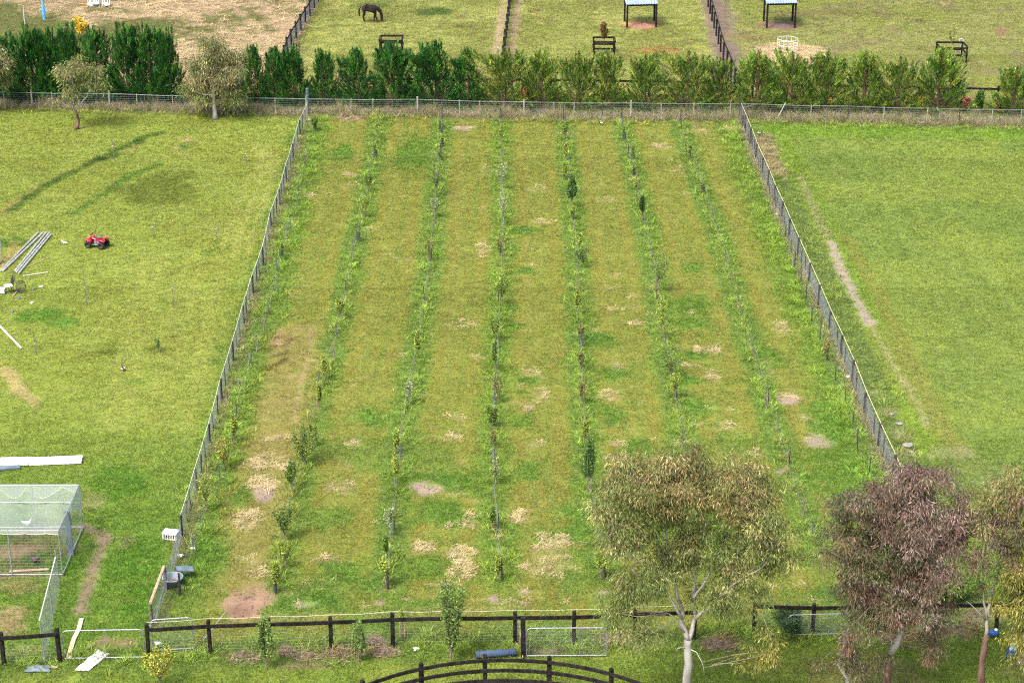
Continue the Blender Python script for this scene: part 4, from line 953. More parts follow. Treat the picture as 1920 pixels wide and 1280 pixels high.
for rk, lst in ROWT.items():
    for i, (px, pb, pt, kd) in enumerate(sorted(lst, key=lambda z: z[1])):
        sd += 1; pal, shp, n, rf, cl, wds = kinds[kd]; p = G(px, pb); h = max(.5, HT(px, pb, pt))
        r_ = max(.14, min(h * rf, .8)); kk = 1.12 if kd in ('yg', 'yc', 'or', 'sv') else .95
        if kd == 'dc': pal2 = DG if rk != 'R5' else ((60, 100, 34), (84, 120, 40), (50, 84, 30))
        else: pal2 = pal
        t = shrub('young_tree', p, h, r_, pal2, f'{wds}, {ordw[i]} from far end, {rname[rk]}', 'tree', n, 'young trees planted in the orchard rows',
                  (.07, .13) if kd != 'dc' else (.07, .11), .055 if kd != 'ba' else .035, {'bf': 11, 'fd': 12, 'wd': 9, 'dc': 10, 'ba': 5, 'gu': 3}.get(kd, 6), .5, shp, sd, 'twig_grey' if kd in ('ba', 'sv') else 'twig', cl, k=kk)
        if kd == 'gu':
            m = MB(p)
            for z in (.05, .2, .35, .5): m.lathe([(.13, z), (.13, z + .05)], p, 9)
            for k in range(9): a = k * .698; m.tube([p + Vector((.13 * math.cos(a), .13 * math.sin(a), .02)), p + Vector((.13 * math.cos(a), .13 * math.sin(a), .55))], .006, 3, False)
            m.build('mesh_guard', M['guard'], t)

# --- posts, wires and drip hose of every planted row
for rk, P in RW.items():
    o = P[0]; t = thing('row_support', o, f'thin dark pickets and irrigation line of the {rname[rk]}', 'row support', 'picket lines along the orchard rows')
    ends = [P[0], P[-1]] if rk not in ('R5', 'R6') else [P[0]]
    for p in ends: post_mb(o, p, .95, .09, False, .02).build('end_post', M['picket'] if p is P[-1] else M['dark_post'], t)
    pts = arc_pts(P, 3.4 if rk != 'RR' else 2.7, 2.0)
    for i, p in enumerate(pts):
        if i % 2 and rk != 'RR': continue
        post_mb(o, p + Vector((rnd.uniform(-.1, .1), 0, 0)), rnd.uniform(.6, .9) if rk != 'RR' else rnd.uniform(.8, 1.15), .045, True, .05).build('picket', M['picket'] if rk == 'RR' or rnd.random() < .4 else M['wire_dark'], t)
    m = MB(o); q = [P[0]] + pts + [P[-1]]
    line = []
    for a, b in zip(q[:-1], q[1:]):
        for f in (0, .33, .66): line.append(lerp(a, b, f) + Vector((rnd.uniform(-.06, .06), 0, .18 + rnd.uniform(-.1, .1))))
    m.tube(line, .005, 4); m.build('irrigation_hose', M['hose'], t)
    m = MB(o); m.tube([p + Vector((0, 0, .7)) for p in q], .003, 3); m.build('support_wire', M['wire'], t)
# ================================================================== gum trees
OLIVE = ((118, 130, 64), (134, 138, 78), (100, 118, 54), (138, 134, 80), (108, 122, 68))
RUST = ((132, 122, 70), (144, 128, 80), (122, 124, 66), (112, 122, 62), (146, 134, 88), (106, 116, 58))
RED = ((116, 92, 82), (130, 106, 98), (106, 88, 74), (142, 122, 114), (112, 102, 78))
REDOL = ((92, 92, 60), (106, 96, 70), (122, 94, 80), (80, 88, 56), (112, 104, 84))
DOL = ((112, 118, 46), (132, 130, 52), (92, 104, 44), (146, 138, 62))
GREYOL = ((114, 120, 68), (130, 132, 82), (100, 110, 60), (136, 126, 84))
def gum(name, base, label, limbs, lobes, seed, leaf=(.12, .21), lw=.027, per=115, dens=1.0, depth=.9, bark=None, group=None, sig=(.17, .17, .13), spacing=.50):
    q = np.random.RandomState(seed); o = G(*base); D = o.y
    t = thing(name, o, label, 'tree', group)
    tr = MB(o); low = MB(o); nodes = []
    for (pts, r0, r1, dy, bk) in limbs:
        P = [W(px, py, D + dy * i / max(1, len(pts) - 1)) for i, (px, py) in enumerate(pts)]
        if P[0].z < .35: P[0].z = -.05
        # smooth the course a little
        S = [P[0]]
        for a, b in zip(P[:-1], P[1:]):
            L = (b - a).length; S.append(lerp(a, b, .5) + Vector(q.normal(size=3)) * min(.05, L * .04)); S.append(b)
        k = len(S); rr = [r0 + (r1 - r0) * (i / (k - 1)) ** .8 for i in range(k)]
        if P[0].z < 0: rr[0] *= 1.35
        (low if bk else tr).tube(S, rr, 8 if r0 > .06 else 5)
        nodes += [(np.array(s_), r_) for s_, r_ in zip(S, rr)]
    NP_ = np.array([n_[0] for n_ in nodes]); o_ = np.array(o)
    Cs, Ds, Ls, Ws, Cl = [], [], [], [], []; tw = MB(o); cnt = 0
    scale = FPX / (D * CP + CAM_H * SP)
    for (px, py, rx, ry, dy, pal, dn) in lobes:
        c = np.array(W(px, py, D + dy)); rxm, rzm = rx / scale, ry / scale; rym = (rxm + rzm) / 2 * depth
        n = int(max(4, 4.19 * rxm * rym * rzm / spacing ** 3 * 2.3 * dn * dens)); n = min(n, 300)
        subs = []
        for _ in range(max(3, n // 9)):
            u = q.normal(size=3); u /= np.linalg.norm(u); subs.append(c + u * (.35 + .6 * q.rand() ** .5) * np.array([rxm, rym, rzm]))
        for _ in range(n):
            sc_ = subs[q.randint(0, len(subs))]
            ctr_ = sc_ + q.normal(size=3) * np.array([.32, .32, .22])
            if ctr_[2] < .5: continue
            k = np.argmin(((NP_ - ctr_) ** 2).sum(1) + (NP_[:, 2] > ctr_[2] + .4) * 2.0)
            root = NP_[k]; mid = (root + ctr_) / 2 + np.array([0, 0, .15]) + q.normal(size=3) * .08
            if cnt % 4 == 0: tw.tube([root, mid, ctr_ + np.array([0, 0, .12])], [min(.022, nodes[k][1] * .5), .012, .005], 4, False)
            cnt += 1
            m_ = int(per * (.6 + .8 * q.rand()))
            pos = ctr_ + q.normal(size=(m_, 3)) * np.array(sig) * (.75 + .5 * q.rand())
            d = (pos - ctr_) * np.array([2.2, 2.2, .6]) + np.stack([q.normal(size=m_) * .32, q.normal(size=m_) * .32, -.85 + q.normal(size=m_) * .35], 1)
            base_c = L3(pal[q.randint(0, len(pal))]) * math.exp(q.normal() * .19) * LEAFK * 1.12
            Cs.append(pos); Ds.append(d); Ls.append(q.uniform(*leaf, m_)); Ws.append(lw * q.uniform(.7, 1.3, m_))
            Cl.append(base_c[None] * np.exp(q.normal(size=(m_, 1)) * .28) * (1 + .45 * (q.rand(m_, 1) > .88)))
    if low.v: low.build('lower_trunk', M['brown_bark'], t, True)
    tr.build('trunk', M[bark or 'gum_bark'], t, True); tag(tw.build('twigs', M['twig'], t), kind='stuff')
    crown = leaves_obj('crown', np.concatenate(Cs), np.concatenate(Ds), np.concatenate(Ls), np.concatenate(Ws), np.concatenate(Cl) * 1.0, M['leaf'], t, o, seed)
    print(name, len(crown.data.polygons))
    return t
gum('gum_tree', (1289, 1338), 'large olive gum tree with a pale smooth trunk in front of the rail fence',
    [(((1289, 1338), (1288, 1270), (1289, 1215), (1290, 1198)), .185, .14, 0, 0),
     (((1290, 1200), (1284, 1180), (1280, 1150), (1270, 1120), (1267, 1085), (1262, 1050), (1250, 1020), (1249, 970), (1246, 930)), .11, .02, .8, 0),
     (((1280, 1160), (1262, 1130), (1246, 1108), (1230, 1092), (1208, 1068), (1186, 1042), (1160, 1040), (1138, 1026)), .06, .015, -.6, 0),
     (((1270, 1120), (1262, 1070), (1240, 1030), (1222, 985), (1200, 960)), .05, .012, 1.4, 0),
     (((1290, 1202), (1298, 1180), (1304, 1155), (1300, 1110), (1306, 1070), (1312, 1010), (1306, 950), (1320, 910)), .10, .015, 1.0, 0),
     (((1304, 1160), (1325, 1142), (1345, 1122), (1362, 1108), (1385, 1088), (1415, 1072), (1440, 1050)), .07, .012, -.8, 0),
     (((1345, 1122), (1366, 1118), (1378, 1112)), .04, .01, -.3, 0),
     (((1300, 1120), (1330, 1075), (1352, 1030), (1380, 985), (1400, 940)), .055, .012, 1.6, 0),
     (((1289, 1215), (1276, 1212), (1268, 1216)), .03, .012, -.3, 0), (((1292, 1215), (1306, 1222), (1316, 1240), (1320, 1262)), .03, .008, -.5, 0),
     (((1284, 1185), (1268, 1165), (1255, 1150)), .03, .01, -.5, 0)],
    [(1180, 955, 66, 60, .4, OLIVE, .9), (1232, 900, 76, 46, .3, RUST, 1), (1312, 888, 88, 40, .2, RUST, 1), (1392, 912, 66, 52, .2, RUST, 1), (1432, 975, 46, 62, 0, OLIVE, .9), (1440, 1050, 36, 56, -.2, OLIVE, .9), (1150, 1005, 44, 46, -.2, OLIVE, .8),
     (1196, 1080, 48, 54, -.4, OLIVE, .8), (1196, 1152, 40, 50, -.5, OLIVE, .9), (1295, 965, 84, 48, .8, OLIVE, .6), (1325, 1045, 70, 44, .6, OLIVE, .6), (1368, 1070, 52, 50, 0, OLIVE, .6), (1245, 1010, 46, 40, .8, RUST, .5), (1350, 1150, 40, 34, -.5, OLIVE, 1.1), (1400, 1212, 42, 44, -.8, DOL, .45), (1222, 1185, 30, 22, -.5, OLIVE, .6), (1300, 1100, 40, 30, .6, OLIVE, .5), (1415, 1110, 30, 30, -.3, OLIVE, .6)],
    901)
gum('gum_tree', (1660, 1312), 'large reddish-leaved gum tree with drooping crown, right of the pale-trunked gum',
    [(((1660, 1312), (1664, 1262), (1668, 1225)), .19, .15, 0, 1),
     (((1668, 1228), (1690, 1180), (1699, 1140), (1698, 1095), (1702, 1050), (1712, 1000), (1725, 950)), .13, .02, .6, 0),
     (((1690, 1180), (1662, 1140), (1645, 1110), (1640, 1060), (1655, 1000), (1660, 960)), .07, .015, .8, 0), (((1699, 1130), (1735, 1100), (1765, 1060), (1790, 1020)), .06, .012, -.5, 0), (((1645, 1115), (1610, 1095), (1590, 1060)), .05, .012, -.4, 0),
     (((1592, 1312), (1588, 1270), (1572, 1245), (1585, 1200), (1600, 1150)), .10, .02, .4, 0)],
    [(1735, 902, 62, 36, .3, RED, 1), (1660, 925, 54, 36, .3, RED, 1), (1695, 965, 78, 46, .2, RED, 1), (1600, 965, 42, 52, 0, REDOL, .8), (1588, 1040, 38, 46, -.2, REDOL, .8), (1622, 1080, 54, 44, -.2, REDOL, .8), (1690, 1045, 66, 52, .5, REDOL, .8), (1760, 1000, 54, 44, .2, RED, .8), (1802, 1022, 36, 46, 0, RED, .9), (1800, 955, 44, 36, .2, RED, .7), (1822, 1065, 32, 36, 0, REDOL, .7),
     (1745, 1108, 44, 54, -.3, RED, .8), (1645, 1130, 50, 46, -.3, REDOL, .9), (1600, 1160, 34, 54, -.4, REDOL, .8), (1688, 1160, 44, 50, -.3, REDOL, .7), (1768, 1165, 34, 46, -.3, REDOL, .7), (1582, 1222, 30, 40, -.5, REDOL, .6), (1640, 1222, 44, 34, -.5, REDOL, .5), (1722, 1232, 36, 28, -.5, REDOL, .5), (1640, 1010, 50, 40, .8, REDOL, .7)],
    902)
gum('gum_tree', (1836, 1312), 'slender gum tree with pale forked branches above a dark brown lower trunk',
    [(((1836, 1312), (1840, 1262), (1846, 1210), (1850, 1190)), .14, .11, 0, 1), (((1849, 1192), (1850, 1160), (1856, 1128), (1860, 1112), (1870, 1078), (1880, 1020), (1890, 960)), .08, .012, .3, 0), (((1850, 1160), (1844, 1128), (1842, 1090), (1846, 1060), (1848, 1000)), .055, .012, .3, 0),
     (((1847, 1162), (1828, 1140), (1812, 1126)), .03, .01, -.3, 0), (((1858, 1118), (1852, 1080), (1856, 1050)), .035, .01, .4, 0)],
    [(1850, 958, 36, 34, .2, RUST, .9), (1892, 930, 36, 40, .2, RUST, .9), (1902, 1000, 40, 46, 0, REDOL, .7), (1842, 1012, 30, 46, 0, RED, .7), (1872, 1040, 30, 24, 0, REDOL, .6), (1950, 960, 50, 60, 0, REDOL, .8)], 903)
gum('gum_tree', (1962, 1318), 'dark olive gum foliage at the lower right picture edge', [(((1962, 1318), (1955, 1240), (1940, 1150), (1930, 1080)), .15, .03, 0, 1), (((1950, 1200), (1920, 1160), (1905, 1130)), .05, .015, -.3, 0)],
    [(1912, 1060, 30, 36, 0, DOL, 1.2), (1916, 1120, 32, 46, 0, DOL, 1.2), (1910, 1182, 30, 46, -.2, DOL, 1.1), (1900, 1225, 24, 28, -.3, DOL, .8), (1960, 1110, 46, 80, 0, DOL, 1)], 904)
fk = dict(leaf=(.2, .34), lw=.04, per=80, sig=(.22, .22, .18), spacing=.62)
gum('gum_tree', (404, 223), 'tall grey-green gum tree with a white trunk in front of the far fence',
    [(((404, 223), (402, 200), (400, 178), (398, 150), (399, 125), (396, 100)), .19, .03, 0, 0), (((400, 178), (382, 178), (362, 170)), .06, .02, -.5, 0), (((399, 140), (380, 120)), .05, .02, .3, 0), (((400, 160), (425, 145)), .05, .02, .3, 0)],
    [(400, 92, 28, 22, .3, GREYOL, 1.2), (374, 125, 34, 26, .3, GREYOL, 1.2), (428, 130, 28, 32, .3, GREYOL, 1.2), (360, 162, 24, 24, 0, OLIVE, 1.1), (395, 150, 40, 28, .8, GREYOL, .9), (430, 172, 22, 26, 0, OLIVE, 1.1), (380, 182, 28, 16, 0, OLIVE, .7)], 905, **fk)
gum('gum_tree', (143, 242), 'small crooked gum tree with a bronze crown in the left paddock',
    [(((143, 242), (147, 226), (141, 208)), .13, .10, 0, 1), (((141, 209), (134, 192), (137, 168), (134, 145)), .09, .02, .2, 0), (((142, 207), (152, 196), (163, 182), (170, 165)), .08, .02, -.2, 0), (((135, 195), (124, 190), (118, 186)), .04, .02, -.3, 0)],
    [(130, 126, 20, 17, .1, GREYOL, 1.2), (167, 124, 19, 17, .1, RUST, 1.2), (150, 142, 40, 18, .2, OLIVE, 1.0), (118, 182, 22, 12, -.3, OLIVE, 1.0), (172, 165, 20, 17, -.1, OLIVE, 1.0), (142, 160, 22, 14, .3, OLIVE, .8)], 906, **fk)
gum('gum_tree', (-14, 212), 'gum tree cut off by the left picture edge beside the far fence', [(((-14, 212), (-12, 170), (-8, 130)), .15, .03, 0, 0)], [(-6, 108, 20, 26, 0, GREYOL, 1.1), (-10, 150, 20, 26, 0, OLIVE, 1.0), (-20, 125, 26, 40, 0, GREYOL, 1)], 907, **fk)

# ================================================================== near saplings, shrubs
POP = ((108, 140, 58), (126, 158, 68), (90, 122, 52), (142, 170, 78))
shrub('young_poplar', G(500, 1252), HT(500, 1252, 1150), .34, POP, 'upright green young poplar with yellow tips, behind it a black rail post', 'tree', 430, 'young poplars before the near fence', (.06, .11), .055, 12, .9, 'column', 1, clear=.04)
shrub('young_poplar', G(673, 1240), HT(673, 1240, 1163), .26, POP, 'smallest young poplar, beside dry brush piles at the near fence', 'tree', 280, 'young poplars before the near fence', (.06, .10), .05, 9, .9, 'column', 2, clear=.04)
shrub('young_poplar', G(845, 1243), HT(845, 1243, 1093), .55, POP, 'tallest young poplar with several upright stems at the near fence', 'tree', 900, 'young poplars before the near fence', (.06, .12), .06, 16, .9, 'fan', 3, clear=.03)
shrub('yellow_shrub', G(300, 1288), HT(300, 1288, 1212), .55, ((186, 184, 40), (204, 200, 60), (168, 172, 40), (150, 160, 44)), 'bright yellow-leaved young tree at the lower left edge', 'shrub', 260, None, (.06, .10), .05, 12, .3, 'oval', 4, clear=.15)
t = shrub('staked_sapling', G(754, 1194), HT(754, 1194, 1140), .16, YG, 'thin staked sapling with a yellow tip behind the rail fence', 'tree', 60, None, (.06, .1), .04, 3, .8, 'column', 5, clear=.55)
for dx in (.10, -.08):
    p = G(754, 1194) + Vector((dx, 0, 0)); m = MB(G(754, 1194)); m.beam(p - Vector((0, 0, .05)), p + Vector((0, 0, .95)), .035, .035); m.build('stake', M['pale_wood'], t)
# small coloured shrubs between the hedge trees
PINK = ((190, 130, 96), (176, 112, 84), (204, 150, 110)); REDL = ((160, 100, 66), (146, 92, 60), (120, 110, 60)); GOLD = ((206, 176, 70), (190, 150, 60), (216, 190, 96))
for px, pb, pt, pal, wd in ((1808, 208, 184, PINK, 'pinkish bronze low shrub right of the widest hedge conifer'), (1872, 212, 186, REDL, 'red-leaved low shrub left of the last hedge conifer'), (1724, 207, 182, GOLD, 'golden low shrub between two right hedge conifers'), (1562, 206, 186, GOLD, 'small yellowing shrub under the hedge near the white slanted picket'), (985, 203, 164, REDL, 'orange-tinted shrub in the hedge gap below the middle paddock fence'), (1838, 212, 172, DG, 'small dark green conifer seedling in the hedge gap at right')):
    shrub('hedge_shrub', G(px, pb), HT(px, pb, pt), .45, pal, wd, 'shrub', 320, 'small shrubs between the hedge trees', (.1, .18), .09, 7, .7, 'fan', int(px), clear=.05)
for px, pb, pt, wd in ((640, 200, 138, 'pale cream-flowered bush right of the fence corner'), (702, 202, 150, 'pale cream-flowered bush among dark hedge conifers'), (470, 198, 150, 'pale cream bush between the white-trunked gum and the hedge')):
    shrub('hedge_shrub', G(px, pb - 8), HT(px, pb - 8, pt), .7, ((200, 186, 130), (170, 170, 90), (120, 140, 60), (214, 196, 150)), wd, 'shrub', 420, 'small shrubs between the hedge trees', (.1, .18), .09, 8, .6, 'oval', int(px), clear=.05)
shrub('wattle_bush', G(150, 72), HT(150, 72, 36), .6, ((236, 204, 40), (240, 212, 60), (220, 190, 30)), 'bright yellow flowering bush showing above the dark hedge', 'shrub', 420, None, (.12, .2), .1, 7, .6, 'oval', 77, clear=.1)
shrub('rank_bush', G(1490, 1190), 1.0, .8, ((70, 104, 62), (84, 118, 70), (60, 92, 54)), 'dark blue-green bush behind the gate between the large gums', 'shrub', 900, None, (.1, .2), .03, 10, .8, 'fan', 78, clear=.02)
shrub('rank_bush', G(1790, 1130), 1.3, 1.0, ((110, 150, 44), (130, 164, 56), (96, 136, 44)), 'bright green bush behind the rail right of the reddish gum', 'shrub', 900, None, (.12, .22), .04, 10, .8, 'fan', 79, clear=.02)
shrub('rank_bush', G(1820, 1000), .9, .9, ((150, 176, 40), (164, 186, 54), (130, 164, 40)), 'lime green weed clump between the reddish and slender gums', 'shrub', 700, None, (.12, .2), .04, 10, .8, 'fan', 80, clear=.02)
# heaps of dry brush along the near fence
Q2 = np.random.RandomState(8)
for i, (px, py, rx, h_, lb) in enumerate(((458, 1236, .6, .35, 'leftmost brown heap of dry brush left of the first poplar'), (535, 1226, .35, .4, 'small brown heap of dry brush just right of the first poplar'), (572, 1233, .55, .3, 'low brown heap of dry brush between two near poplars'), (640, 1230, .9, .38, 'widest brown heap of dry brush beside the smallest poplar'), (722, 1226, .6, .32, 'brown heap of dry brush right of the smallest poplar'), (705, 1207, .35, .3, 'pale heap of dry straw behind the smallest poplar'), (1155, 1206, .6, .4, 'brown dry brush heap right of the chain mesh gate'), (1345, 1214, .7, .4, 'brown dry brush heap right of the pale gum trunk'), (1690, 1205, .9, .3, 'brown dry brush under the reddish gum tree'))):
    p = G(px, py); t = thing('brush_heap', p, lb, 'brush heap', 'heaps of dry brush near the fence'); m = MB(p)
    for k in range(150):
        a = Q2.rand() * 6.283; r_ = rx * math.sqrt(Q2.rand()); c = p + Vector((math.cos(a) * r_, math.sin(a) * r_ * .6, max(.01, h_ * Q2.rand() * (1 - (r_ / rx) ** 2))))
        d = Vector((Q2.normal(), Q2.normal() * .7, abs(Q2.normal()) * .35)).normalized() * Q2.uniform(.12, .3)
        m.tube([c, c + d], [.009, .004], 3, False)
    tag(m.build('dry_twigs', mat('dry_twig', (.15, .105, .08), (.27, .20, .155), .9, 6) if i == 0 else bpy.data.materials['dry_twig'], t), kind='stuff')
# ================================================================== far paddock things
def shelter(fl, fr, bl, br, rooftop, label):
    o = G(*fl); t = thing('field_shelter', o, label, 'shelter', 'open horse shelters in the far paddocks')
    pts = [G(*q) for q in (fl, fr, bl, br)]; hf = HT(fl[0], fl[1], rooftop); hb = hf + .25
    for p, h in zip(pts, (hf, hf, hb, hb)): m = MB(o); m.beam(p - Vector((0, 0, .05)), p + Vector((0, 0, h)), .16, .16, (0, 1, 0), .1); m.build('post', M['black_wood'], t)
    a, b, c, d = pts; ov = .12
    A = Vector((a.x - ov, a.y - ov, hf + .03)); B = Vector((b.x + ov, b.y - ov, hf + .03)); Cc = Vector((d.x + ov, d.y + .5, hb + .1)); Dd = Vector((c.x - ov, c.y + .5, hb + .1))
    m = MB(o)
    def f(u, v): p = lerp(lerp(A, B, u), lerp(Dd, Cc, u), v); return p + Vector((0, 0, .018 * (1 if int(u * 24) % 2 else -1)))
    m.grid(f, 24, 2); m.grid(lambda u, v: f(u, v) - Vector((0, 0, .03)), 24, 2); m.build('roof', M['roof_metal'], t)
    for p, q, h in ((a, b, hf), (c, d, hb)): m = MB(o); m.beam(p + Vector((0, 0, h - .08)), q + Vector((0, 0, h - .08)), .06, .14); m.build('beam', M['black_wood'], t)
    for p, q in ((a, c), (b, d)): m = MB(o); m.beam(p + Vector((0, 0, hf - .1)), q + Vector((0, 0, hb - .1)), .05, .12); m.build('side_beam', M['black_wood'], t)
shelter((1175.7, 52.5), (1230, 51), (1171, 40), (1226.5, 39), 9, 'open field shelter with blue-grey roof standing over orange wood chips')
shelter((1437.5, 53), (1490, 52), (1432, 40), (1485.5, 39.5), 7, 'open field shelter with blue-grey roof standing over dark mulch')
def mound(px, py, rx, ry, h, mt, label):
    p = G(px, py); m = MB(p); rxm = rx / SC(py); rym = ry
    prof = []
    def f(u, v):
        a = u * 6.2832; r_ = v * (1 + .12 * math.sin(3 * a + px) + .06 * math.sin(7 * a)); return p + Vector((math.cos(a) * rxm * r_, math.sin(a) * rym * r_, -.03 + (h + .03) * max(0, 1 - v) ** .8 * (1 + .3 * math.sin(9 * a) * math.sin(5 * v))))
    m.grid(f, 40, 8); o = m.build('mulch_mound', M[mt], None, True); o.location = p; tag(o, label, 'mulch', 'mulch mounds under the shelters')
mound(1203, 47, 28, 1.3, .18, 'mulch', 'low mound of orange wood chips under the left shelter')
mound(1464, 48, 26, 1.3, .16, 'mulch_dark', 'low mound of dark mulch under the right shelter')
def tree_guard(px, pyb, wpx, dep, h, label, tree):
    p = G(px, pyb); w_ = wpx / SC(pyb) / 2; t = thing('tree_guard', p, label, 'tree guard', 'black timber tree guards in the far paddocks')
    cs = [Vector((p.x + sx * w_, p.y + (dep if sy else 0), 0)) for sx, sy in ((-1, 0), (1, 0), (1, 1), (-1, 1))]
    for c in cs: m = MB(p); m.beam(c - Vector((0, 0, .05)), c + Vector((0, 0, h)), .11, .11, (0, 1, 0), .1); m.build('post', M['black_wood'], t)
    for i in range(4):
        for z in (h * .48, h * .93):
            a, b = cs[i], cs[(i + 1) % 4]; d = (b - a).normalized(); sd = Vector((d.y, -d.x, 0)) * .085
            m = MB(p); m.beam(a + sd + Vector((0, 0, z)) + d * .004, b + sd + Vector((0, 0, z)) - d * .004, .04, .15); m.build('rail', M['black_wood'], t)
    tp = p + Vector((0, dep / 2, 0)); return tp
tp = tree_guard(1133, 105, 38, 1.4, 1.25, 'black timber guard round the rust-tipped ball sapling behind the hedge', 0)
shrub('guarded_sapling', tp, 2.5, .42, ((130, 104, 56), (150, 120, 66), (110, 112, 54)), 'round rust-brown sapling inside the small black guard', 'tree', 420, None, (.12, .2), .08, 7, .3, 'oval', 21, clear=.5)
tp = tree_guard(1787, 118, 48, 1.8, 1.3, 'black timber guard round the tall pale sapling at upper right', 0)
shrub('guarded_sapling', tp, 3.2, .35, ((176, 176, 84), (190, 190, 110), (160, 166, 80)), 'tall thin pale yellow sapling inside the upper right guard', 'tree', 120, None, (.1, .16), .06, 6, .6, 'oval', 22, clear=.4)
p_ = G(1804, 112); m = MB(p_); m.tube([p_ + Vector((.0 + .16 * math.cos(k * .524), .9, 1.35 + .16 * math.sin(k * .524))) for k in range(13)], .04, 6); m.tube([p_ + Vector((0, .9, 0)), p_ + Vector((0, .9, 1.2))], .02, 5)
o = m.build('marker_ring', M['white_paint']); o.location = p_; tag(o, 'small white ring marker on the upper right tree guard', 'marker')
tree_guard(733, 104, 40, 1.6, 1.3, 'black timber guard half hidden behind the hedge left of centre', 0)
# ring feeder
p = G(1476, 94); t = thing('ring_feeder', p, 'round white metal hay feeder ring standing in spilled straw', 'hay feeder')
rr = 19 / SC(94); ring = lambda z, r_=rr: [p + Vector((math.cos(k * math.pi / 16) * r_, math.sin(k * math.pi / 16) * r_, z)) for k in range(33)]
for z in (.06, .5, .95): m = MB(p); m.tube(ring(z), .022, 6, False); m.build('hoop', M['white_paint'], t)
for k in range(12): a = k * math.pi / 6; m = MB(p); m.tube([p + Vector((math.cos(a) * rr, math.sin(a) * rr, .0)), p + Vector((math.cos(a) * rr, math.sin(a) * rr, .97))], .015, 5); m.build('upright', M['white_paint'], t)
# white heap, poles at the top left
p = G(186, 12); t = thing('plastic_chair_heap', p, 'jumble of white plastic pieces lying in the far bare field', 'rubbish'); q = random.Random(4)
for k in range(7):
    m = MB(p); c = p + Vector((q.uniform(-.9, 1.0), q.uniform(-.3, .6), .0)); ang = q.uniform(0, 3)
    m.box(c + Vector((0, 0, .22)), (.5, .45, .05), ang, Matrix.Rotation(q.uniform(-.5, .5), 3, 'X') @ Matrix.Rotation(ang, 3, 'Z'))
    for s_ in (-1, 1): m.tube([c + Vector((s_ * .2, 0, 0)), c + Vector((s_ * .25, .1, .75))], .03, 5)
    m.build('plastic_piece', M['white_plastic'], t)
m = MB(p); m.tube([p + Vector((-1.9, .6, .1)), p + Vector((-.3, -.2, .15))], .05, 6); m.build('orange_pole', M['orange_plastic'], t)
p = G(83, 36); t = thing('blue_pole', p, 'tall bright blue pole with a short crossbar above the dark hedge', 'pole')
m = MB(p); m.tube([p - Vector((0, 0, .1)), p + Vector((0, 0, 2.6))], [.13, .11], 8); m.build('shaft', M['skyblue'], t)
m = MB(p); m.tube([p + Vector((-.4, 0, .85)), p + Vector((.4, 0, .85))], .05, 6); m.build('crossbar', M['skyblue'], t)
p = G(47, 52); o = post_mb(p, p, 1.9, .1, False).build('white_post', M['white_post']); o.location = p; tag(o, 'slim white post above the hedge left of the blue pole', 'post')
p = G(573, 26); t = thing('wooden_ladder', p, 'pale pink ladder-like timber frame at the top beside the paddock fence', 'frame')
for dx in (0, .42): m = MB(p); m.beam(p + Vector((dx, 0, -.03)), p + Vector((dx, .3, 2.3)), .09, .06); m.build('leg', M['pale_wood'], t)
for z in (.5, 1.0, 1.5, 2.0): m = MB(p); m.beam(p + Vector((.05, z * .13, z)), p + Vector((.37, z * .13, z)), .05, .05); m.build('rung', M['pale_wood'], t)

# ================================================================== horse
def skin_body(name, V, E, Rd, mt, parent, lev=2, root=0):
    me = bpy.data.meshes.new(name); me.from_pydata([tuple(v) for v in V], E, []); o = bpy.data.objects.new(name, me); COL.objects.link(o)
    o.parent = parent; md = o.modifiers.new('skin', 'SKIN'); md.use_smooth_shade = True
    for i, s_ in enumerate(me.skin_vertices[0].data): r_ = Rd[i]; s_.radius = r_ if isinstance(r_, tuple) else (r_, r_); s_.use_root = (i == root)
    sb = o.modifiers.new('sub', 'SUBSURF'); sb.levels = lev; sb.render_levels = lev; me.materials.append(mt); return o
hp = G(693, 41.5); t = thing('horse', hp, 'dark brown horse grazing with its head down in the far paddock', 'horse', None, R(-6))
HV = [(-.62, 0, 1.30), (-.38, 0, 1.27), (0, 0, 1.18), (.36, 0, 1.22), (.60, 0, 1.24),          # rump to withers
      (.84, 0, 1.16), (1.02, 0, .82), (1.10, 0, .50), (1.08, 0, .26), (1.06, 0, .10),           # neck down, head to muzzle
      (-.52, .16, 1.02), (-.48, .17, .72), (-.60, .17, .50), (-.56, .17, .12), (-.52, .17, .03),   # hind, far
      (-.46, -.16, 1.02), (-.38, -.17, .72), (-.50, -.17, .50), (-.42, -.17, .12), (-.37, -.17, .03),
      (.46, .15, .90), (.44, .15, .52), (.36, .15, .12), (.41, .15, .03),
      (.54, -.15, .90), (.60, -.15, .52), (.70, -.15, .12), (.76, -.15, .03),
      (1.03, .07, .62), (1.02, .10, .72), (1.03, -.07, .62), (1.02, -.10, .72)]
HE = [(0, 1), (1, 2), (2, 3), (3, 4), (4, 5), (5, 6), (6, 7), (7, 8), (8, 9), (1, 10), (10, 11), (11, 12), (12, 13), (13, 14), (1, 15), (15, 16), (16, 17), (17, 18), (18, 19), (3, 20), (20, 21), (21, 22), (22, 23), (3, 24), (24, 25), (25, 26), (26, 27), (7, 28), (28, 29), (7, 30), (30, 31)]
HR = [.19, (.27, .29), (.29, .31), (.26, .31), (.19, .25), (.15, .21), (.11, .15), (.10, .13), (.075, .10), (.06, .07)] + [.17, .10, .065, .045, .06] * 2 + [.13, .065, .042, .058] * 2 + [.03, .015] * 2
hb = mat('horse_coat', (.006, .004, .005), (.018, .011, .011), .7, 3, 3, spec=.15)
skin_body('body', HV, HE, HR, hb, t, 2, 2)
m = MB(); m.tube([(-.72, 0, 1.36), (-.86, 0, 1.18), (-.90, 0, .85), (-.88, 0, .48)], [.05, .085, .10, .04], 7); m.build('tail', M['black_plastic'], t, True)
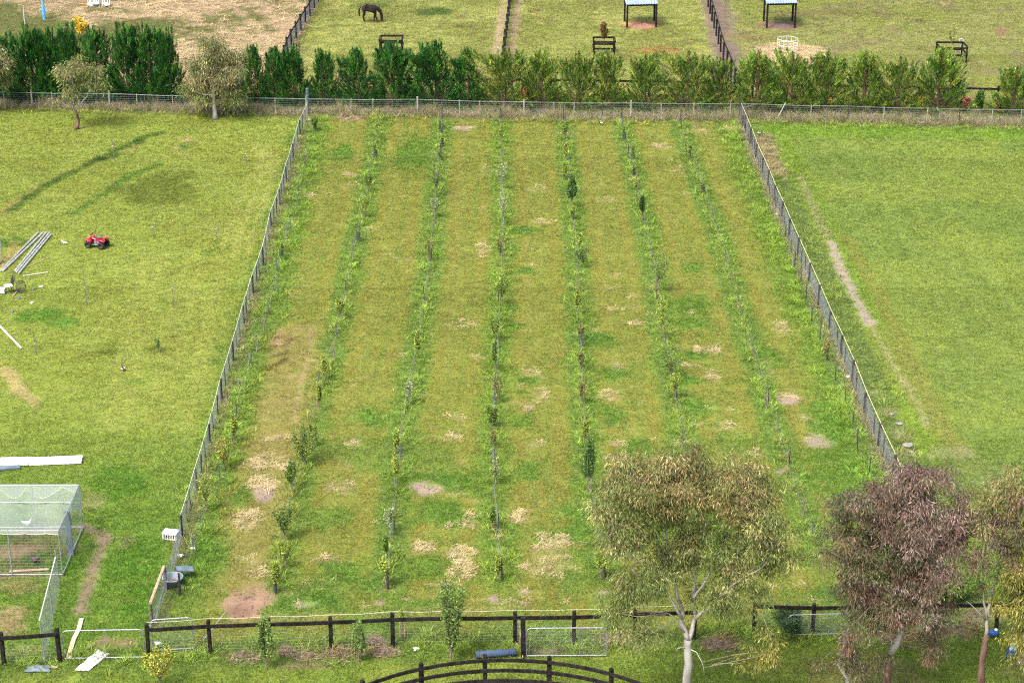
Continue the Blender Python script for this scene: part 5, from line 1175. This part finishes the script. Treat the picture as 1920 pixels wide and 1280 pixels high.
m = MB(); m.tube([(.60, 0, 1.46), (.82, 0, 1.36), (1.04, 0, 1.05), (1.16, 0, .74)], [.03, .05, .05, .03], 6); m.build('mane', M['black_plastic'], t, True)

# ================================================================== quad bike
qp = (G(165.5, 464) + G(191.5, 467)) / 2
fwd = Vector((-.96, .28, 0)); qp = qp + Vector((.28, .96, 0)) * .30
t = thing('quad_bike', qp, 'red quad bike with black wheels parked in the left paddock', 'quad bike', None, math.atan2(fwd.y, fwd.x))
def wheel(x, y, r_, wd):
    c = Vector((x, y, r_)); pr = [(r_ * .55, -wd / 2), (r_ * .86, -wd / 2), (r_, -wd * .32), (r_ * 1.0, wd * .32), (r_ * .86, wd / 2), (r_ * .55, wd / 2), (r_ * .55, -wd / 2)]
    wl = MB(); wl.lathe([(r_ * .1, -wd * .2), (r_ * .1, wd * .2)], c, 10, 'Y'); w_o = wl.build('wheel', M['black_plastic'], t)
    ty = MB(); ty.lathe(pr, c, 20, 'Y'); 
    for k in range(20): a = k * .314; ty.box(c + Vector((math.cos(a) * r_ * .99, 0, math.sin(a) * r_ * .99)), (.03, wd * .7, .03), 0, Matrix.Rotation(-a, 3, 'Y'))
    ty.build('tyre', M['rubber'], w_o, True)
    rm = MB(); rm.lathe([(r_ * .55, -wd * .42), (r_ * .50, -wd * .2), (r_ * .15, -wd * .12), (.001, -wd * .15)], c, 14, 'Y'); rm.lathe([(r_ * .55, wd * .42), (r_ * .50, wd * .2), (r_ * .15, wd * .12), (.001, wd * .15)], c, 14, 'Y'); rm.build('rim', M['picket'], w_o, True)
for x, y, r_, wd in ((.46, .34, .20, .15), (.46, -.34, .20, .15), (-.42, .33, .205, .20), (-.42, -.33, .205, .20)): wheel(x, y, r_, wd)
m = MB(); m.tube([(.52, 0, .30), (.1, 0, .26), (-.42, 0, .26)], .05, 6); m.tube([(.46, .34, .2), (.46, -.34, .2)], .022, 6); m.tube([(-.42, .33, .205), (-.42, -.33, .205)], .03, 6)
for s_ in (-1, 1): m.tube([(.46, s_ * .30, .2), (.40, s_ * .1, .5)], .025, 6); m.tube([(.46, s_ * .28, .19), (.2, s_ * .1, .24)], .018, 5)
m.tube([(-.42, 0, .22), (-.2, 0, .5)], .04, 6); m.build('frame', M['black_plastic'], t)
m = MB(); m.box((-.02, 0, .32), (.34, .22, .22)); m.lathe([(.001, -.16), (.09, -.16), (.09, .16), (.001, .16)], (.04, 0, .36), 10, 'Y'); m.build('engine', M['steel'], t)
def panel(pts_c, half, thick, name, mt):   # bent sheet along a side profile
    m = MB(); n = len(pts_c)
    m.grid(lambda u, v: Vector((lerp(pts_c[int(u * (n - 1) + 1e-6)][0], pts_c[min(n - 1, int(u * (n - 1) + 1e-6) + 1)][0], (u * (n - 1)) % 1 if u < 1 else 0), (v - .5) * 2 * half(u), lerp(pts_c[int(u * (n - 1) + 1e-6)][1], pts_c[min(n - 1, int(u * (n - 1) + 1e-6) + 1)][1], (u * (n - 1)) % 1 if u < 1 else 0) - .05 * abs(2 * v - 1) ** 3)), (n - 1) * 2, 8)
    o = m.build(name, mt, t, True); sm = o.modifiers.new('thick', 'SOLIDIFY'); sm.thickness = thick; return o
for s_ in (-1, 1):
    m = MB()
    arc = [(.46 + .27 * math.cos(a), .20 + .29 * math.sin(a)) for a in (.35, .8, 1.25, 1.7, 2.2, 2.7)]
    m.grid(lambda u, v: Vector((*[0.0] * 0, arc[min(5, int(round(u * 5)))][0], s_ * (.10 + .32 * v), arc[min(5, int(round(u * 5)))][1] + .05 * (1 - v))), 5, 3)
    o = m.build('front_fender', M['red_plastic'], t, True); sm = o.modifiers.new('thick', 'SOLIDIFY'); sm.thickness = .02
    m = MB(); arc2 = [(-.42 + .29 * math.cos(a), .22 + .30 * math.sin(a)) for a in (.5, .9, 1.3, 1.7, 2.1, 2.45)]
    m.grid(lambda u, v: Vector((arc2[min(5, int(round(u * 5)))][0], s_ * (.08 + .32 * v), arc2[min(5, int(round(u * 5)))][1] + .04 * (1 - v))), 5, 3)
    o = m.build('rear_fender', M['red_plastic'], t, True); sm = o.modifiers.new('thick', 'SOLIDIFY'); sm.thickness = .02
    m = MB(); m.beam((.28, s_ * .13, .60), (-.25, s_ * .13, .46), .03, .14); m.build('side_cover', M['red_plastic'], t)
    m = MB(); m.beam((.22, s_ * .147, .58), (.02, s_ * .147, .51), .006, .05); m.build('white_flash', M['white_paint'], t)
    m = MB(); m.beam((.2, s_ * .24, .22), (-.18, s_ * .24, .21), .12, .025); m.build('footrest', M['steel'], t)
m = MB(); m.lathe([(.001, 0), (.12, .02), (.16, .12), (.12, .2), (.001, .24)], (.24, 0, .50), 12); m.build('fuel_tank', M['red_plastic'], t, True)
m = MB(); m.beam((.66, 0, .46), (.40, 0, .60), .22, .05, (0, 0, 1), .2); m.beam((.70, 0, .40), (.66, 0, .30), .2, .04); m.build('front_cowl', M['orange_plastic'], t)
m = MB(); m.tube([(.14, 0, .63), (-.02, 0, .60), (-.28, 0, .60), (-.48, 0, .66)], [.06, .10, .11, .06], 8); m.build('seat', M['seat_vinyl'], t, True)
m = MB(); m.beam((-.45, 0, .64), (-.72, 0, .78), .26, .03, (0, 0, 1), .2); m.build('tail_panel', M['orange_plastic'], t)
m = MB(); m.tube([(.40, 0, .55), (.28, 0, .80)], .03, 6); m.tube([(.24, -.36, .86), (.28, -.18, .82), (.28, .18, .82), (.24, .36, .86)], .016, 6); m.tube([(.24, -.38, .86), (.25, -.26, .845)], .026, 6); m.tube([(.24, .38, .86), (.25, .26, .845)], .026, 6); m.build('handlebar', M['black_plastic'], t)

# ================================================================== left paddock things
def bar(a, b, wd, ht, name, mt, label, cat, group=None, z=0.02, hollow=False):
    p, q = G(*a), G(*b); m = MB(p)
    if hollow:   # U-shaped channel
        zz = Vector((0, 0, z)); m.beam(p + zz, q + zz, wd, .012); d = (q - p).normalized(); s_ = Vector((d.y, -d.x, 0)) * (wd / 2 - .006)
        for k in (-1, 1): m.beam(p + s_ * k + zz + Vector((0, 0, ht / 2 + .006)), q + s_ * k + zz + Vector((0, 0, ht / 2 + .006)), .012, ht)
    else: m.beam(p + Vector((0, 0, z + ht / 2)), q + Vector((0, 0, z + ht / 2)), wd, ht, (0, 0, 1), .1)
    o = m.build(name, M[mt]); o.location = p; return tag(o, label, cat, group)
for i, (a, b) in enumerate((((1.4, 509.7), (72.4, 436.8)), ((5.6, 509.7), (81.6, 436.8)), ((28, 510), (87, 437)), ((31, 512), (93.5, 437.7)), ((35, 514.5), (96, 441)))):
    bar(a, b, .075, .05, 'metal_channel', 'white_paint', f'long white metal channel on the grass, {ordw[i]} from the left of five', 'channel', 'white channels lying left of the quad bike', .05, True)
bar((44, 518), (90, 511), .05, .03, 'white_batten', 'white_paint', 'thin white batten on the grass above the garden chair', 'batten')
bar((50, 502), (92, 483), .04, .02, 'bamboo_cane', 'pale_wood', 'thin yellowish cane beside the white channels', 'cane')
bar((-6, 606), (40, 654), .09, .05, 'white_batten', 'white_paint', 'white batten lying slanted at the left edge below the chair', 'batten')
bar((24, 556), (36, 543), .07, .04, 'timber_offcut', 'pale_wood', 'pale timber offcut leading to the dark round chair back', 'timber')
bar((-6, 500), (5, 490), .08, .06, 'timber_offcut', 'grey_wood', 'dark timber piece at the left edge below the mesh post', 'timber')
for i, (px, py, lb) in enumerate(((77, 538, 'small pale board on the grass right of the round chair back'), (64, 542, 'small grey scrap on the grass right of the round chair back'), (35, 559, 'small blue-grey scrap on the grass below the garden chair'), (60, 568, 'small green-white scrap on the grass below the garden chair'), (22, 585, 'dark grey flat scrap in the bright weed patch'))):
    p = G(px, py); m = MB(p); m.box(p + Vector((0, 0, .025)), (.22, .13, .05), px * .7); m.box(p + Vector((.05, .03, .055)), (.1, .08, .02), px); o = m.build('scrap', M[('white_paint', 'bluegrey', 'bluegrey', 'white_plastic', 'bluegrey')[i]]); o.location = p; tag(o, lb, 'scrap', 'scraps lying in the left paddock')
# garden chairs
def chair(p, rz, label, fallen=False):
    t = thing('garden_chair', p, label, 'chair', None, rz)
    mk = MB(); N = 10
    mk.box((0, 0, .42), (.46, .44, .03)); mk.build('seat', M['white_plastic'], t)
    for sx in (-1, 1):
        for sy in (-1, 1): m = MB(); m.tube([(sx * .2, sy * .19, .41), (sx * .24, sy * .23, 0)], .016, 6); m.build('leg', M['black_plastic'], t)
    for k in range(6): m = MB(); m.tube([(-.2 + .08 * k, .21, .44), (-.2 + .08 * k, .33, .90 - .04 * abs(k - 2.5))], .014, 5); m.build('back_slat', M['black_plastic'], t)
    m = MB(); m.tube([(-.24, .2, .42), (-.25, .30, .75), (-.12, .36, .95), (.12, .36, .95), (.25, .30, .75), (.24, .2, .42)], .02, 6); m.build('back_frame', M['black_plastic'], t)
    return t
chair(G(17, 548), R(-60), 'black framed garden chair with a white seat at the left edge')
p = G(40, 548); t = thing('round_chair_back', p, 'dark round wire chair back lying tipped beside the garden chair', 'chair', None, R(20))
m = MB(); m.tube([(.27 * math.cos(k * .3927), .1 * math.sin(k * .3927), .36 + .33 * math.sin(k * .3927)) for k in range(17)], .02, 6, False); m.build('rim', M['black_plastic'], t)
for k in range(9): x = -.24 + .06 * k; hh = math.sqrt(max(.0, 1 - (x / .27) ** 2)); m = MB(); m.tube([(x, -.1 * hh, .36 - .33 * hh), (x, .1 * hh, .36 + .33 * hh)], .012, 4); m.build('slat', M['picket'], t)
m = MB(); m.tube([(-.5, -.1, .02), (-.2, -.1, .18), (0, 0, .3)], .02, 5); m.tube([(-.35, .2, .02), (0, 0, .3)], .02, 5); m.build('leg', M['black_plastic'], t)
p = G(2, 549); m = MB(p); m.box(p + Vector((0, 0, .13)), (.45, .3, .22)); m.box(p + Vector((0, 0, .26)), (.48, .33, .04)); o = m.build('cool_box', M['white_plastic']); o.location = p; tag(o, 'white lidded box at the left edge beside the garden chair', 'box')
p = G(4, 492); t = thing('mesh_post', p, 'galvanised post with netting at the left edge by the white channels', 'post')
m = post_mb(p, p, HT(4, 492, 430), .07, False, .01); m.build('post', M['steel'], t); net_mb(p, [p + Vector((-1.5, 0, 0)), p], 1.8, .12, .12, .005).build('wire_mesh', M['wire'], t)
# garden stakes in the left paddock
for i, (px, pb, pt, lb) in enumerate(((163, 572, 505, 'tall thin grey stake with a white tie below the quad bike'), (326, 572, 507, 'tall thin grey stake in weeds nearest the left fence'), (288, 446, 405, 'thin grey stake right of the quad bike'), (407, 448, 412, 'faint thin stake halfway between quad bike and left fence'), (462, 304, 274, 'thin stake near the far end of the left fence'), (214, 300, 248, 'thin stake in the green weed line of the left paddock'), (68, 664, 625, 'faint thin stake near the slanted white batten'), (352, 300, 280, 'thin short stake beside bare soil in the left paddock'))):
    p = G(px, pb); t = thing('tree_stake', p, lb, 'stake', 'thin stakes in the left paddock'); h = HT(px, pb, pt)
    m = MB(p); m.beam(p - Vector((0, 0, .05)), p + Vector((-.05, 0, h)), .035, .035, (0, 1, 0), 0, .5); m.build('stake', M['grey_wood'], t)
    m = MB(p); m.tube([p + Vector((.03, 0, .0)), p + Vector((.02, 0, h * .55)), p + Vector((-.06, 0, h * 1.02))], [.012, .008, .004], 4); m.build('stem', M['twig_grey'], t)
    m = MB(p); m.lathe([(.035, h * .5), (.035, h * .5 + .05)], p + Vector((-.02, 0, 0)), 6); m.build('tie', M['white_plastic'], t)
shrub('weed_clump', G(297, 658), HT(297, 658, 632), .2, MG, 'small leafy seedling in the left paddock below the weed stake', 'plant', 60, None, (.06, .1), .05, 5, .4, 'oval', 31)
# white panels
for (a, b, wd, mt, nm, lb) in (((-60, 869), (55, 866), .75, 'white_plastic', 'foam_panel', 'left long white panel lying on the grass above the netted run'), ((56, 867), (154, 863), .72, 'white_plastic', 'foam_panel', 'right long white panel lying on the grass above the netted run'), ((-40, 884), (38, 877), .28, 'bluegrey', 'metal_sheet', 'narrow blue-grey sheet on the grass below the white panels')):
    p, q = G(*a), G(*b); m = MB(p); m.beam(p + Vector((0, 0, .06)), q + Vector((0, 0, .06)), wd, .08); o = m.build(nm, M[mt]); o.location = p; tag(o, lb, 'panel')
# birds
def bird(px, py, rz, label, white=False, group='magpies on the grass'):
    p = G(px, py); t = thing('duck' if white else 'magpie', p, label, 'bird', None if white else group, rz); s_ = 1.0 if white else 1.1
    bm_ = M['white_plastic'] if white else M['black_plastic']
    skin_body('body', [Vector(v) * s_ for v in ((0, 0, .13), (.09, 0, .15), (.14, 0, .20), (.17, 0, .235), (.22, 0, .23), (-.1, 0, .12), (-.2, 0, .10), (.02, .035, .07), (.02, .035, .005), (.02, -.035, .07), (.02, -.035, .005))],
              [(0, 1), (1, 2), (2, 3), (3, 4), (0, 5), (5, 6), (0, 7), (7, 8), (0, 9), (9, 10)], [k * s_ for k in (.062, .055, .038, .036, .010, .042, .018, .014, .010, .014, .010)], bm_, t, 2, 0)
    if not white:
        for q_ in (-1, 1): m = MB(); m.grid(lambda u, v: Vector(((-.12 + .2 * u) * s_, q_ * (.060 + .012 * math.sin(u * 3.1)) * s_, (.10 + .07 * v) * s_)), 5, 2); o = m.build('wing_patch', M['white_plastic'], t, True); o.modifiers.new('thick', 'SOLIDIFY').thickness = .01
        m = MB(); m.lathe([(.036 * s_, 0), (.043 * s_, .03 * s_), (.03 * s_, .05 * s_)], Vector((.125, 0, .165)) * s_, 8); m.build('nape', M['white_plastic'], t, True)
bird(231, 695, R(120), 'black and white magpie on the open grass of the left paddock')
bird(1127, 234, R(200), 'black and white magpie at the far end of the orchard')
bird(1424, 253, R(30), 'black and white magpie beside the corner of the right fence')
bird(121, 458, R(170), 'white duck sitting on the grass left of the quad bike', True)
# ================================================================== netted run
xr = -18.62; yb, yf = G(156, 991).y, G(113, 1079).y; xl = -27.0; hR = 2.12; o = Vector((xr, yf, 0))
t = thing('netted_run', o, 'steel framed poultry run draped with white bird netting at the left edge', 'poultry run')
xs = [xr, G(68, 991).x, G(24, 1078).x - .9, xl]
for x in (xr, xr - 2.05, xr - 4.1, xr - 6.2):
    for y in (yb, yf):
        if y == yf and x == xr - 2.05: x = G(24, 1078).x
        m = MB(o); m.tube([(x, y, -.05), (x, y, hR + .02)], .03, 7); m.build('post', M['steel'], t)
m = MB(o); m.beam((xr, (yb + yf) / 2 - .35, -.03), (xr, (yb + yf) / 2 - .35, hR + .02), .22, .07, (0, 1, 0)); m.build('door_post', M['bluegrey'], t)
for a, b in (((xl, yb, hR), (xr, yb, hR)), ((xl, yf, hR), (xr, yf, hR)), ((xr, yb, hR), (xr, yf, hR)), ((xl, yb, .1), (xr, yb, .1)), ((xl, yf, .08), (xr, yf, .08)), ((xr, yb, .08), (xr, yf, .08)), ((xl, yb - 1.3, hR - .06), (xr, yb - 1.6, hR - .02))):
    m = MB(o); m.tube([a, lerp(Vector(a), Vector(b), .5) - Vector((0, 0, .015)), b], .026 if a[2] > .2 or a[0] == xr else .02, 6); m.build('rail', M['steel'], t)
for A, B in (((xr, yb, 0), (xr, yf, 0)), ((xl, yf, 0), (xr, yf, 0)), ((xl, yb, 0), (xr, yb, 0))): net_mb(o, [Vector(A), Vector(B)], hR, .14, .14, .002).build('wire_mesh', M['wire'], t)
m = MB(o)
m.grid(lambda u, v: Vector((lerp(xl, xr, u), lerp(yf, yb, v), hR + .03 - .22 * math.sin(v * math.pi) * (.7 + .3 * math.sin(u * 25)) + .05 * math.sin(u * 31 + v * 9) * math.sin(v * math.pi))), 60, 14)
roof = m.build('roof_net', M['net'], t, True)
m = MB(o); m.grid(lambda u, v: Vector((lerp(xl, xr, u), yb + .03, hR + .04 - v * (.12 + .55 * abs(math.sin(u * 12.5 + 1.2 * math.sin(u * 9))) ** .8))), 90, 4); m.build('back_net_hem', M['net'], t, True)
m = MB(o); m.grid(lambda u, v: Vector((lerp(xl, xr, u), yf - .05 - .05 * v, hR + .02 - v * (.10 + .05 * abs(math.sin(u * 19 + .5 + 1.5 * math.sin(u * 7))) ** .8))), 110, 3); m.build('front_net_hem', M['net'], t, True)
m = MB(o); m.grid(lambda u, v: Vector((xr + .04 + .06 * v, lerp(yf, yb, u), hR + .04 - v * (.15 + .9 * abs(math.sin(u * 5.2 + .3)) + .25 * math.sin(u * 23)))), 60, 5); m.build('side_net', M['net_hem'], t, True)
for (zf, fn) in ((.02, lambda u: Vector((lerp(xl, xr, u), yf - .11, hR + .02 - (.10 + .05 * abs(math.sin(u * 19 + .5 + 1.5 * math.sin(u * 7))) ** .8)))), (0, lambda u: Vector((lerp(xl, xr, u), yb + .01, hR + .04 - (.12 + .55 * abs(math.sin(u * 12.5 + 1.2 * math.sin(u * 9))) ** .8))))):
    m = MB(o); m.tube([fn(k / 120) for k in range(121)], .007, 4); m.build('net_edge_cord', M['white_plastic'], t)
bar((18, 1072), (92, 1068), .14, .04, 'plank', 'pale_wood', 'pale plank lying inside the netted run', 'plank')
p = G(66, 1056); tt = thing('hen', p, 'dark brown hen inside the netted run', 'bird', None, R(150))
skin_body('body', [(0, 0, .2), (.12, 0, .22), (.17, 0, .32), (.18, 0, .38), (.23, 0, .37), (-.12, 0, .24), (-.22, 0, .34), (.02, .05, .1), (.03, .05, .01), (.02, -.05, .1), (.03, -.05, .01)], [(0, 1), (1, 2), (2, 3), (3, 4), (0, 5), (5, 6), (0, 7), (7, 8), (0, 9), (9, 10)], [.12, .10, .055, .05, .012, .09, .04, .02, .012, .02, .012], mat('hen_brown', (.05, .03, .03), (.12, .08, .07), .8, 12), tt, 2, 0)
p = G(51, 988); tt = thing('hen', p, 'white hen seen through the netting at the back of the run', 'bird', None, R(10))
skin_body('body', [(0, 0, .2), (.12, 0, .22), (.17, 0, .32), (.18, 0, .38), (.23, 0, .37), (-.12, 0, .24), (-.22, 0, .34), (.02, .05, .1), (.03, .05, .01), (.02, -.05, .1), (.03, -.05, .01)], [(0, 1), (1, 2), (2, 3), (3, 4), (0, 5), (5, 6), (0, 7), (7, 8), (0, 9), (9, 10)], [.09, .08, .045, .04, .012, .07, .03, .02, .012, .02, .012], M['white_paint'], tt, 2, 0)
# chain link wing between run and near fence
a, b = G(112, 1098), G(85, 1243); t = thing('chain_link_fence', a, 'leaning silver chain link panel between the netted run and the near fence', 'fence')
zt = lambda f: 1.35 + .55 * f
for f, k in ((0, 1.25), (.45, 1), (1, 1)): p = lerp(a, b, f); m = MB(a); m.tube([p - Vector((0, 0, .05)), p + Vector((-.05, 0, zt(f) * k))], .028, 6); m.build('post', M['steel'], t)
m = MB(a); m.tube([a + Vector((-.05, 0, zt(0))), b + Vector((-.05, 0, zt(1)))], .03, 6); m.build('top_rail', M['white_post'], t)
m = MB(a); L = (b - a).length; s_ = .1
for k in range(int(L / s_) + 18):
    for sg in (1, -1):
        x0 = k * s_ - 1.7 if sg > 0 else k * s_; pts = []
        for zz in (0, 1):
            pass
        f0 = x0 / L; f1 = (x0 + sg * 1.7) / L
        z0_, z1_ = 0.03, 1.7
        if f0 < 0: z0_ += (0 - f0) / (f1 - f0) * (z1_ - z0_); f0 = 0
        if f0 > 1: z0_ += (1 - f0) / (f1 - f0) * (z1_ - z0_); f0 = 1
        if f1 > 1: z1_ = z0_ + (1 - f0) / max(1e-6, f1 - f0) * (z1_ - z0_); f1 = 1
        if f1 < 0: z1_ = z0_ + (f0 - 0) / max(1e-6, f0 - f1) * (z1_ - z0_); f1 = 0
        if abs(f1 - f0) < 1e-3: continue
        g = lambda f, z: lerp(a, b, f) + Vector((-.04 * z, 0, min(z, zt(f))))
        m.tube([g(f0, z0_), g(f1, z1_)], .0022, 3, False)
m.build('chain_mesh', M['wire'], t)
# near left bits
p = G(321, 1008); t = thing('white_crate', p, 'white plastic crate in long grass left of the fence post', 'crate', None, R(-12))
m = MB(); m.box((0, .0, .30), (.66, .44, .05)); m.box((0, .205, .16), (.62, .03, .30)); m.box((-.30, 0, .16), (.03, .40, .30)); m.box((.30, 0, .16), (.03, .40, .30)); m.build('shell', M['white_paint'], t)
for k in range(7): m = MB(); m.box((-.24 + .08 * k, -.20, .15), (.03, .02, .26)); m.build('slat', M['white_paint'], t)
m = MB(); m.box((0, -.205, .27), (.62, .03, .05)); m.box((0, -.205, .03), (.62, .03, .05)); m.build('front_frame', M['white_paint'], t)
p = G(325, 1097); t = thing('water_tub', p, 'dark blue-green round tub with pale rim beside the timber rail', 'tub')
m = MB(); m.lathe([(.001, .04), (.30, .04), (.38, .40), (.42, .40), (.42, .36), (.39, .34), (.32, -.03), (.001, -.03)], (0, 0, 0), 24); m.build('shell', M['bluegrey'], t, True)
m = MB(); m.lathe([(.385, .395), (.385, .42), (.435, .42), (.435, .39)], (0, 0, 0), 24); m.build('rim', mat('tub_rim', (.14, .18, .21), (.2, .24, .27), .4, 3), t, True)
m = MB(); m.lathe([(.001, .06), (.2, .05), (.27, .07), (.22, .16), (.12, .22), (.001, .24)], (.02, .02, 0), 9); m.build('contents', M['mulch'], t, True)
p = G(352, 1082); m = MB(p); m.box(p + Vector((-.1, 0, .42)), (.7, .42, .02), .3, Matrix.Rotation(.18, 3, 'Y') @ Matrix.Rotation(.3, 3, 'Z')); m.tube([p + Vector((.12, 0, -.03)), p + Vector((.1, 0, .38))], .02, 5); m.tube([p + Vector((-.25, .1, -.03)), p + Vector((-.3, .08, .43))], .02, 5); o = m.build('grey_board', M['bluegrey']); o.location = p; tag(o, 'grey flat board propped beside the dark round tub', 'board')
p = G(336, 1116); o = post_mb(p, p, .72, .05, True).build('picket', M['picket']); o.location = p; tag(o, 'short black picket in front of the dark round tub', 'picket')
for px, py, mt, lb in ((362, 1029, 'white_plastic', 'crumpled white bag in the grass by the border row'), (339, 1043, 'white_plastic', 'small white scrap left of the crumpled bag'), (407, 792, 'bluegrey', 'pale blue-grey scrap by the left fence near the yellow sapling'), (1457, 403, 'white_plastic', 'white bag caught on the right side fence'), (1590, 708, 'white_plastic', 'tiny white scrap at the foot of the right fence'), (780, 1218, 'white_plastic', 'white scrap lying left of the tallest poplar'), (580, 226, 'white_plastic', 'white twisted scrap at the far left orchard corner'), (296, 1208, 'white_plastic', 'tiny white scrap against the gate post')):
    p = G(px, py); m = MB(p); q = random.Random(px)
    def f(u, v):
        a = u * 6.2832; e = (v - .5) * math.pi; r_ = .085 * (1 + .5 * math.sin(3 * a + px) * math.cos(e) + .3 * math.sin(5 * a + 4 * e)); return p + Vector((math.cos(a) * math.cos(e) * r_ * 1.3, math.sin(a) * math.cos(e) * r_, .055 + .055 * math.sin(e) * (1 + .4 * math.sin(4 * a))))
    m.grid(f, 12, 7); o = m.build('litter', M[mt]); o.location = p; tag(o, lb, 'litter', 'scraps of litter')
# gateway bits
pl = [G(*q) for q in ((153, 1160), (148, 1180), (138, 1200), (128, 1234))]; p = pl[0]; m = MB(p)
for a, b in zip(pl[:-1], pl[1:]): m.beam(a + Vector((0, 0, .04)), b + Vector((0, 0, .04)), .17, .035)
o = m.build('bent_plank', mat('raw_board', (.48, .32, .2), (.62, .46, .32), .85, 6, 5, .3)); o.location = p; tag(o, 'warped tan plank lying across the muddy gateway', 'plank')
c4 = [G(*q) for q in ((140, 1258), (166, 1258), (206, 1226), (184, 1219))]; p = c4[0]; m = MB(p)
m.grid(lambda u, v: lerp(lerp(c4[0], c4[1], u), lerp(c4[3], c4[2], u), v) + Vector((0, 0, .05 + .04 * math.sin(u * 5 + v * 7) * math.sin(v * 9) + .02 * math.sin(u * 17))), 12, 18)
o = m.build('white_sheet', M['white_paint'], None, True); o.location = p; o.modifiers.new('thick', 'SOLIDIFY').thickness = .012; tag(o, 'crumpled white sheet lying under the tube gate', 'sheet')
p = G(72, 1254); m = MB(p); m.grid(lambda u, v: p + Vector(((u - .5) * .95 * (1 + .1 * math.sin(9 * v)), (v - .5) * .45, .03 + .13 * math.sin(u * math.pi) * math.sin(v * math.pi) * (1 + .5 * math.sin(u * 17) * math.sin(v * 11)))), 16, 8); o = m.build('blue_tarp', M['bluegrey'], None, True); o.location = p; o.modifiers.new('thick', 'SOLIDIFY').thickness = .012; tag(o, 'crumpled blue-grey tarp at the foot of the chain link panel', 'tarp')
p = G(96, 1250); m = MB(p); m.beam(p + Vector((0, 0, .03)), p + Vector((.25, -.1, .03)), .14, .04); o = m.build('timber_offcut', M['pale_wood']); o.location = p; tag(o, 'small tan offcut right of the blue-grey tarp', 'timber')
a, b = G(398, 1203), G(410, 1195); m = MB(a); m.tube([a + Vector((-.35, 0, .1)), b + Vector((.25, .3, .95))], .02, 5); o = m.build('steel_prop', M['steel']); o.location = a; tag(o, 'slanted silver prop behind the second rail post', 'prop')
M['roll_band'] = mat('roll_band', (.02, .05, .12), (.03, .07, .16), .7, 8)
# roll of blue mesh
a, b = G(892, 1233), G(967, 1228); t = thing('mesh_roll', a, 'roll of blue plastic mesh lying beside the squat gate post', 'roll'); m = MB(a); z = Vector((0, 0, .15))
m.tube([a + z, lerp(a, b, .5) + z, b + z], .145, 14); m.build('roll', mat('blue_mesh', (.025, .04, .07), (.06, .085, .125), .8, 20), t, True)
for k in range(17): c = lerp(a, b, (k + .5) / 17) + z; d = (b - a).normalized(); m = MB(a); m.tube([c - d * .012, c + d * .012], .150, 14); m.build('band', M['roll_band'], t)
# stones by the right fence
for i, (px, py, r_, lb) in enumerate(((1671, 777, .09, 'small pale stone beside the right fence, topmost of the four'), (1686, 795, .12, 'pale stone beside the right fence, second of four'), (1702, 836, .2, 'largest pale stone beside the lower right fence'), (1707, 847, .1, 'small flat stone just below the largest pale stone'))):
    p = G(px, py); m = MB(p)
    m.grid(lambda u, v: p + Vector((math.cos(u * 6.2832) * math.cos((v - .5) * 3.1416) * r_ * (1.5 + .2 * math.sin(u * 12.57 + px)), math.sin(u * 6.2832) * math.cos((v - .5) * 3.1416) * r_ * (1 + .2 * math.sin(u * 18.85)), r_ * .3 + math.sin((v - .5) * 3.1416) * r_ * .55)), 14, 8)
    o = m.build('stone', M['stone'], None, False); o.location = p; tag(o, lb, 'stone', 'pale stones beside the right fence')
# things under the right hand trees
p = G(1862, 1192); tt = thing('blue_bag', p, 'dark blue bag with a white top right of the slender gum trunk', 'bag')
m = MB(p); m.grid(lambda u, v: p + Vector((math.cos(u * 6.2832) * math.cos((v - .5) * 3.1) * .22 * (1 + .2 * math.sin(u * 19)), math.sin(u * 6.2832) * math.cos((v - .5) * 3.1) * .16, .13 + .14 * math.sin((v - .5) * 3.1))), 14, 8); m.build('body', M['blue_plastic'], tt, True)
m = MB(p); m.lathe([(.001, .32), (.06, .3), (.08, .22), (.05, .2)], p + Vector((.1, .05, 0)), 8); m.build('top', M['white_plastic'], tt, True)
for px, py, mt, lb in ((1893, 1232, 'blue_plastic', 'bright blue container under the olive foliage at lower right'), (1899, 1222, 'skyblue', 'light blue container behind the bright blue one at lower right')):
    p = G(px, py); tt = thing('container', p, lb, 'container'); m = MB(p); m.lathe([(.001, 0), (.13, 0), (.15, .05), (.14, .28), (.06, .34), (.001, .34)], p, 12); m.build('body', M[mt], tt, True); m = MB(p); m.lathe([(.045, .33), (.045, .40), (.001, .40)], p, 8); m.build('cap', M['white_plastic'], tt)
p = G(1914, 1246); tt = thing('pale_stump', p, 'pale split stump at the lower right edge', 'stump'); m = MB(p)
m.tube([p, p + Vector((0, 0, .5)), p + Vector((.02, 0, .62))], [.17, .14, .11], 9); m.build('stump', M['pale_wood'], tt)
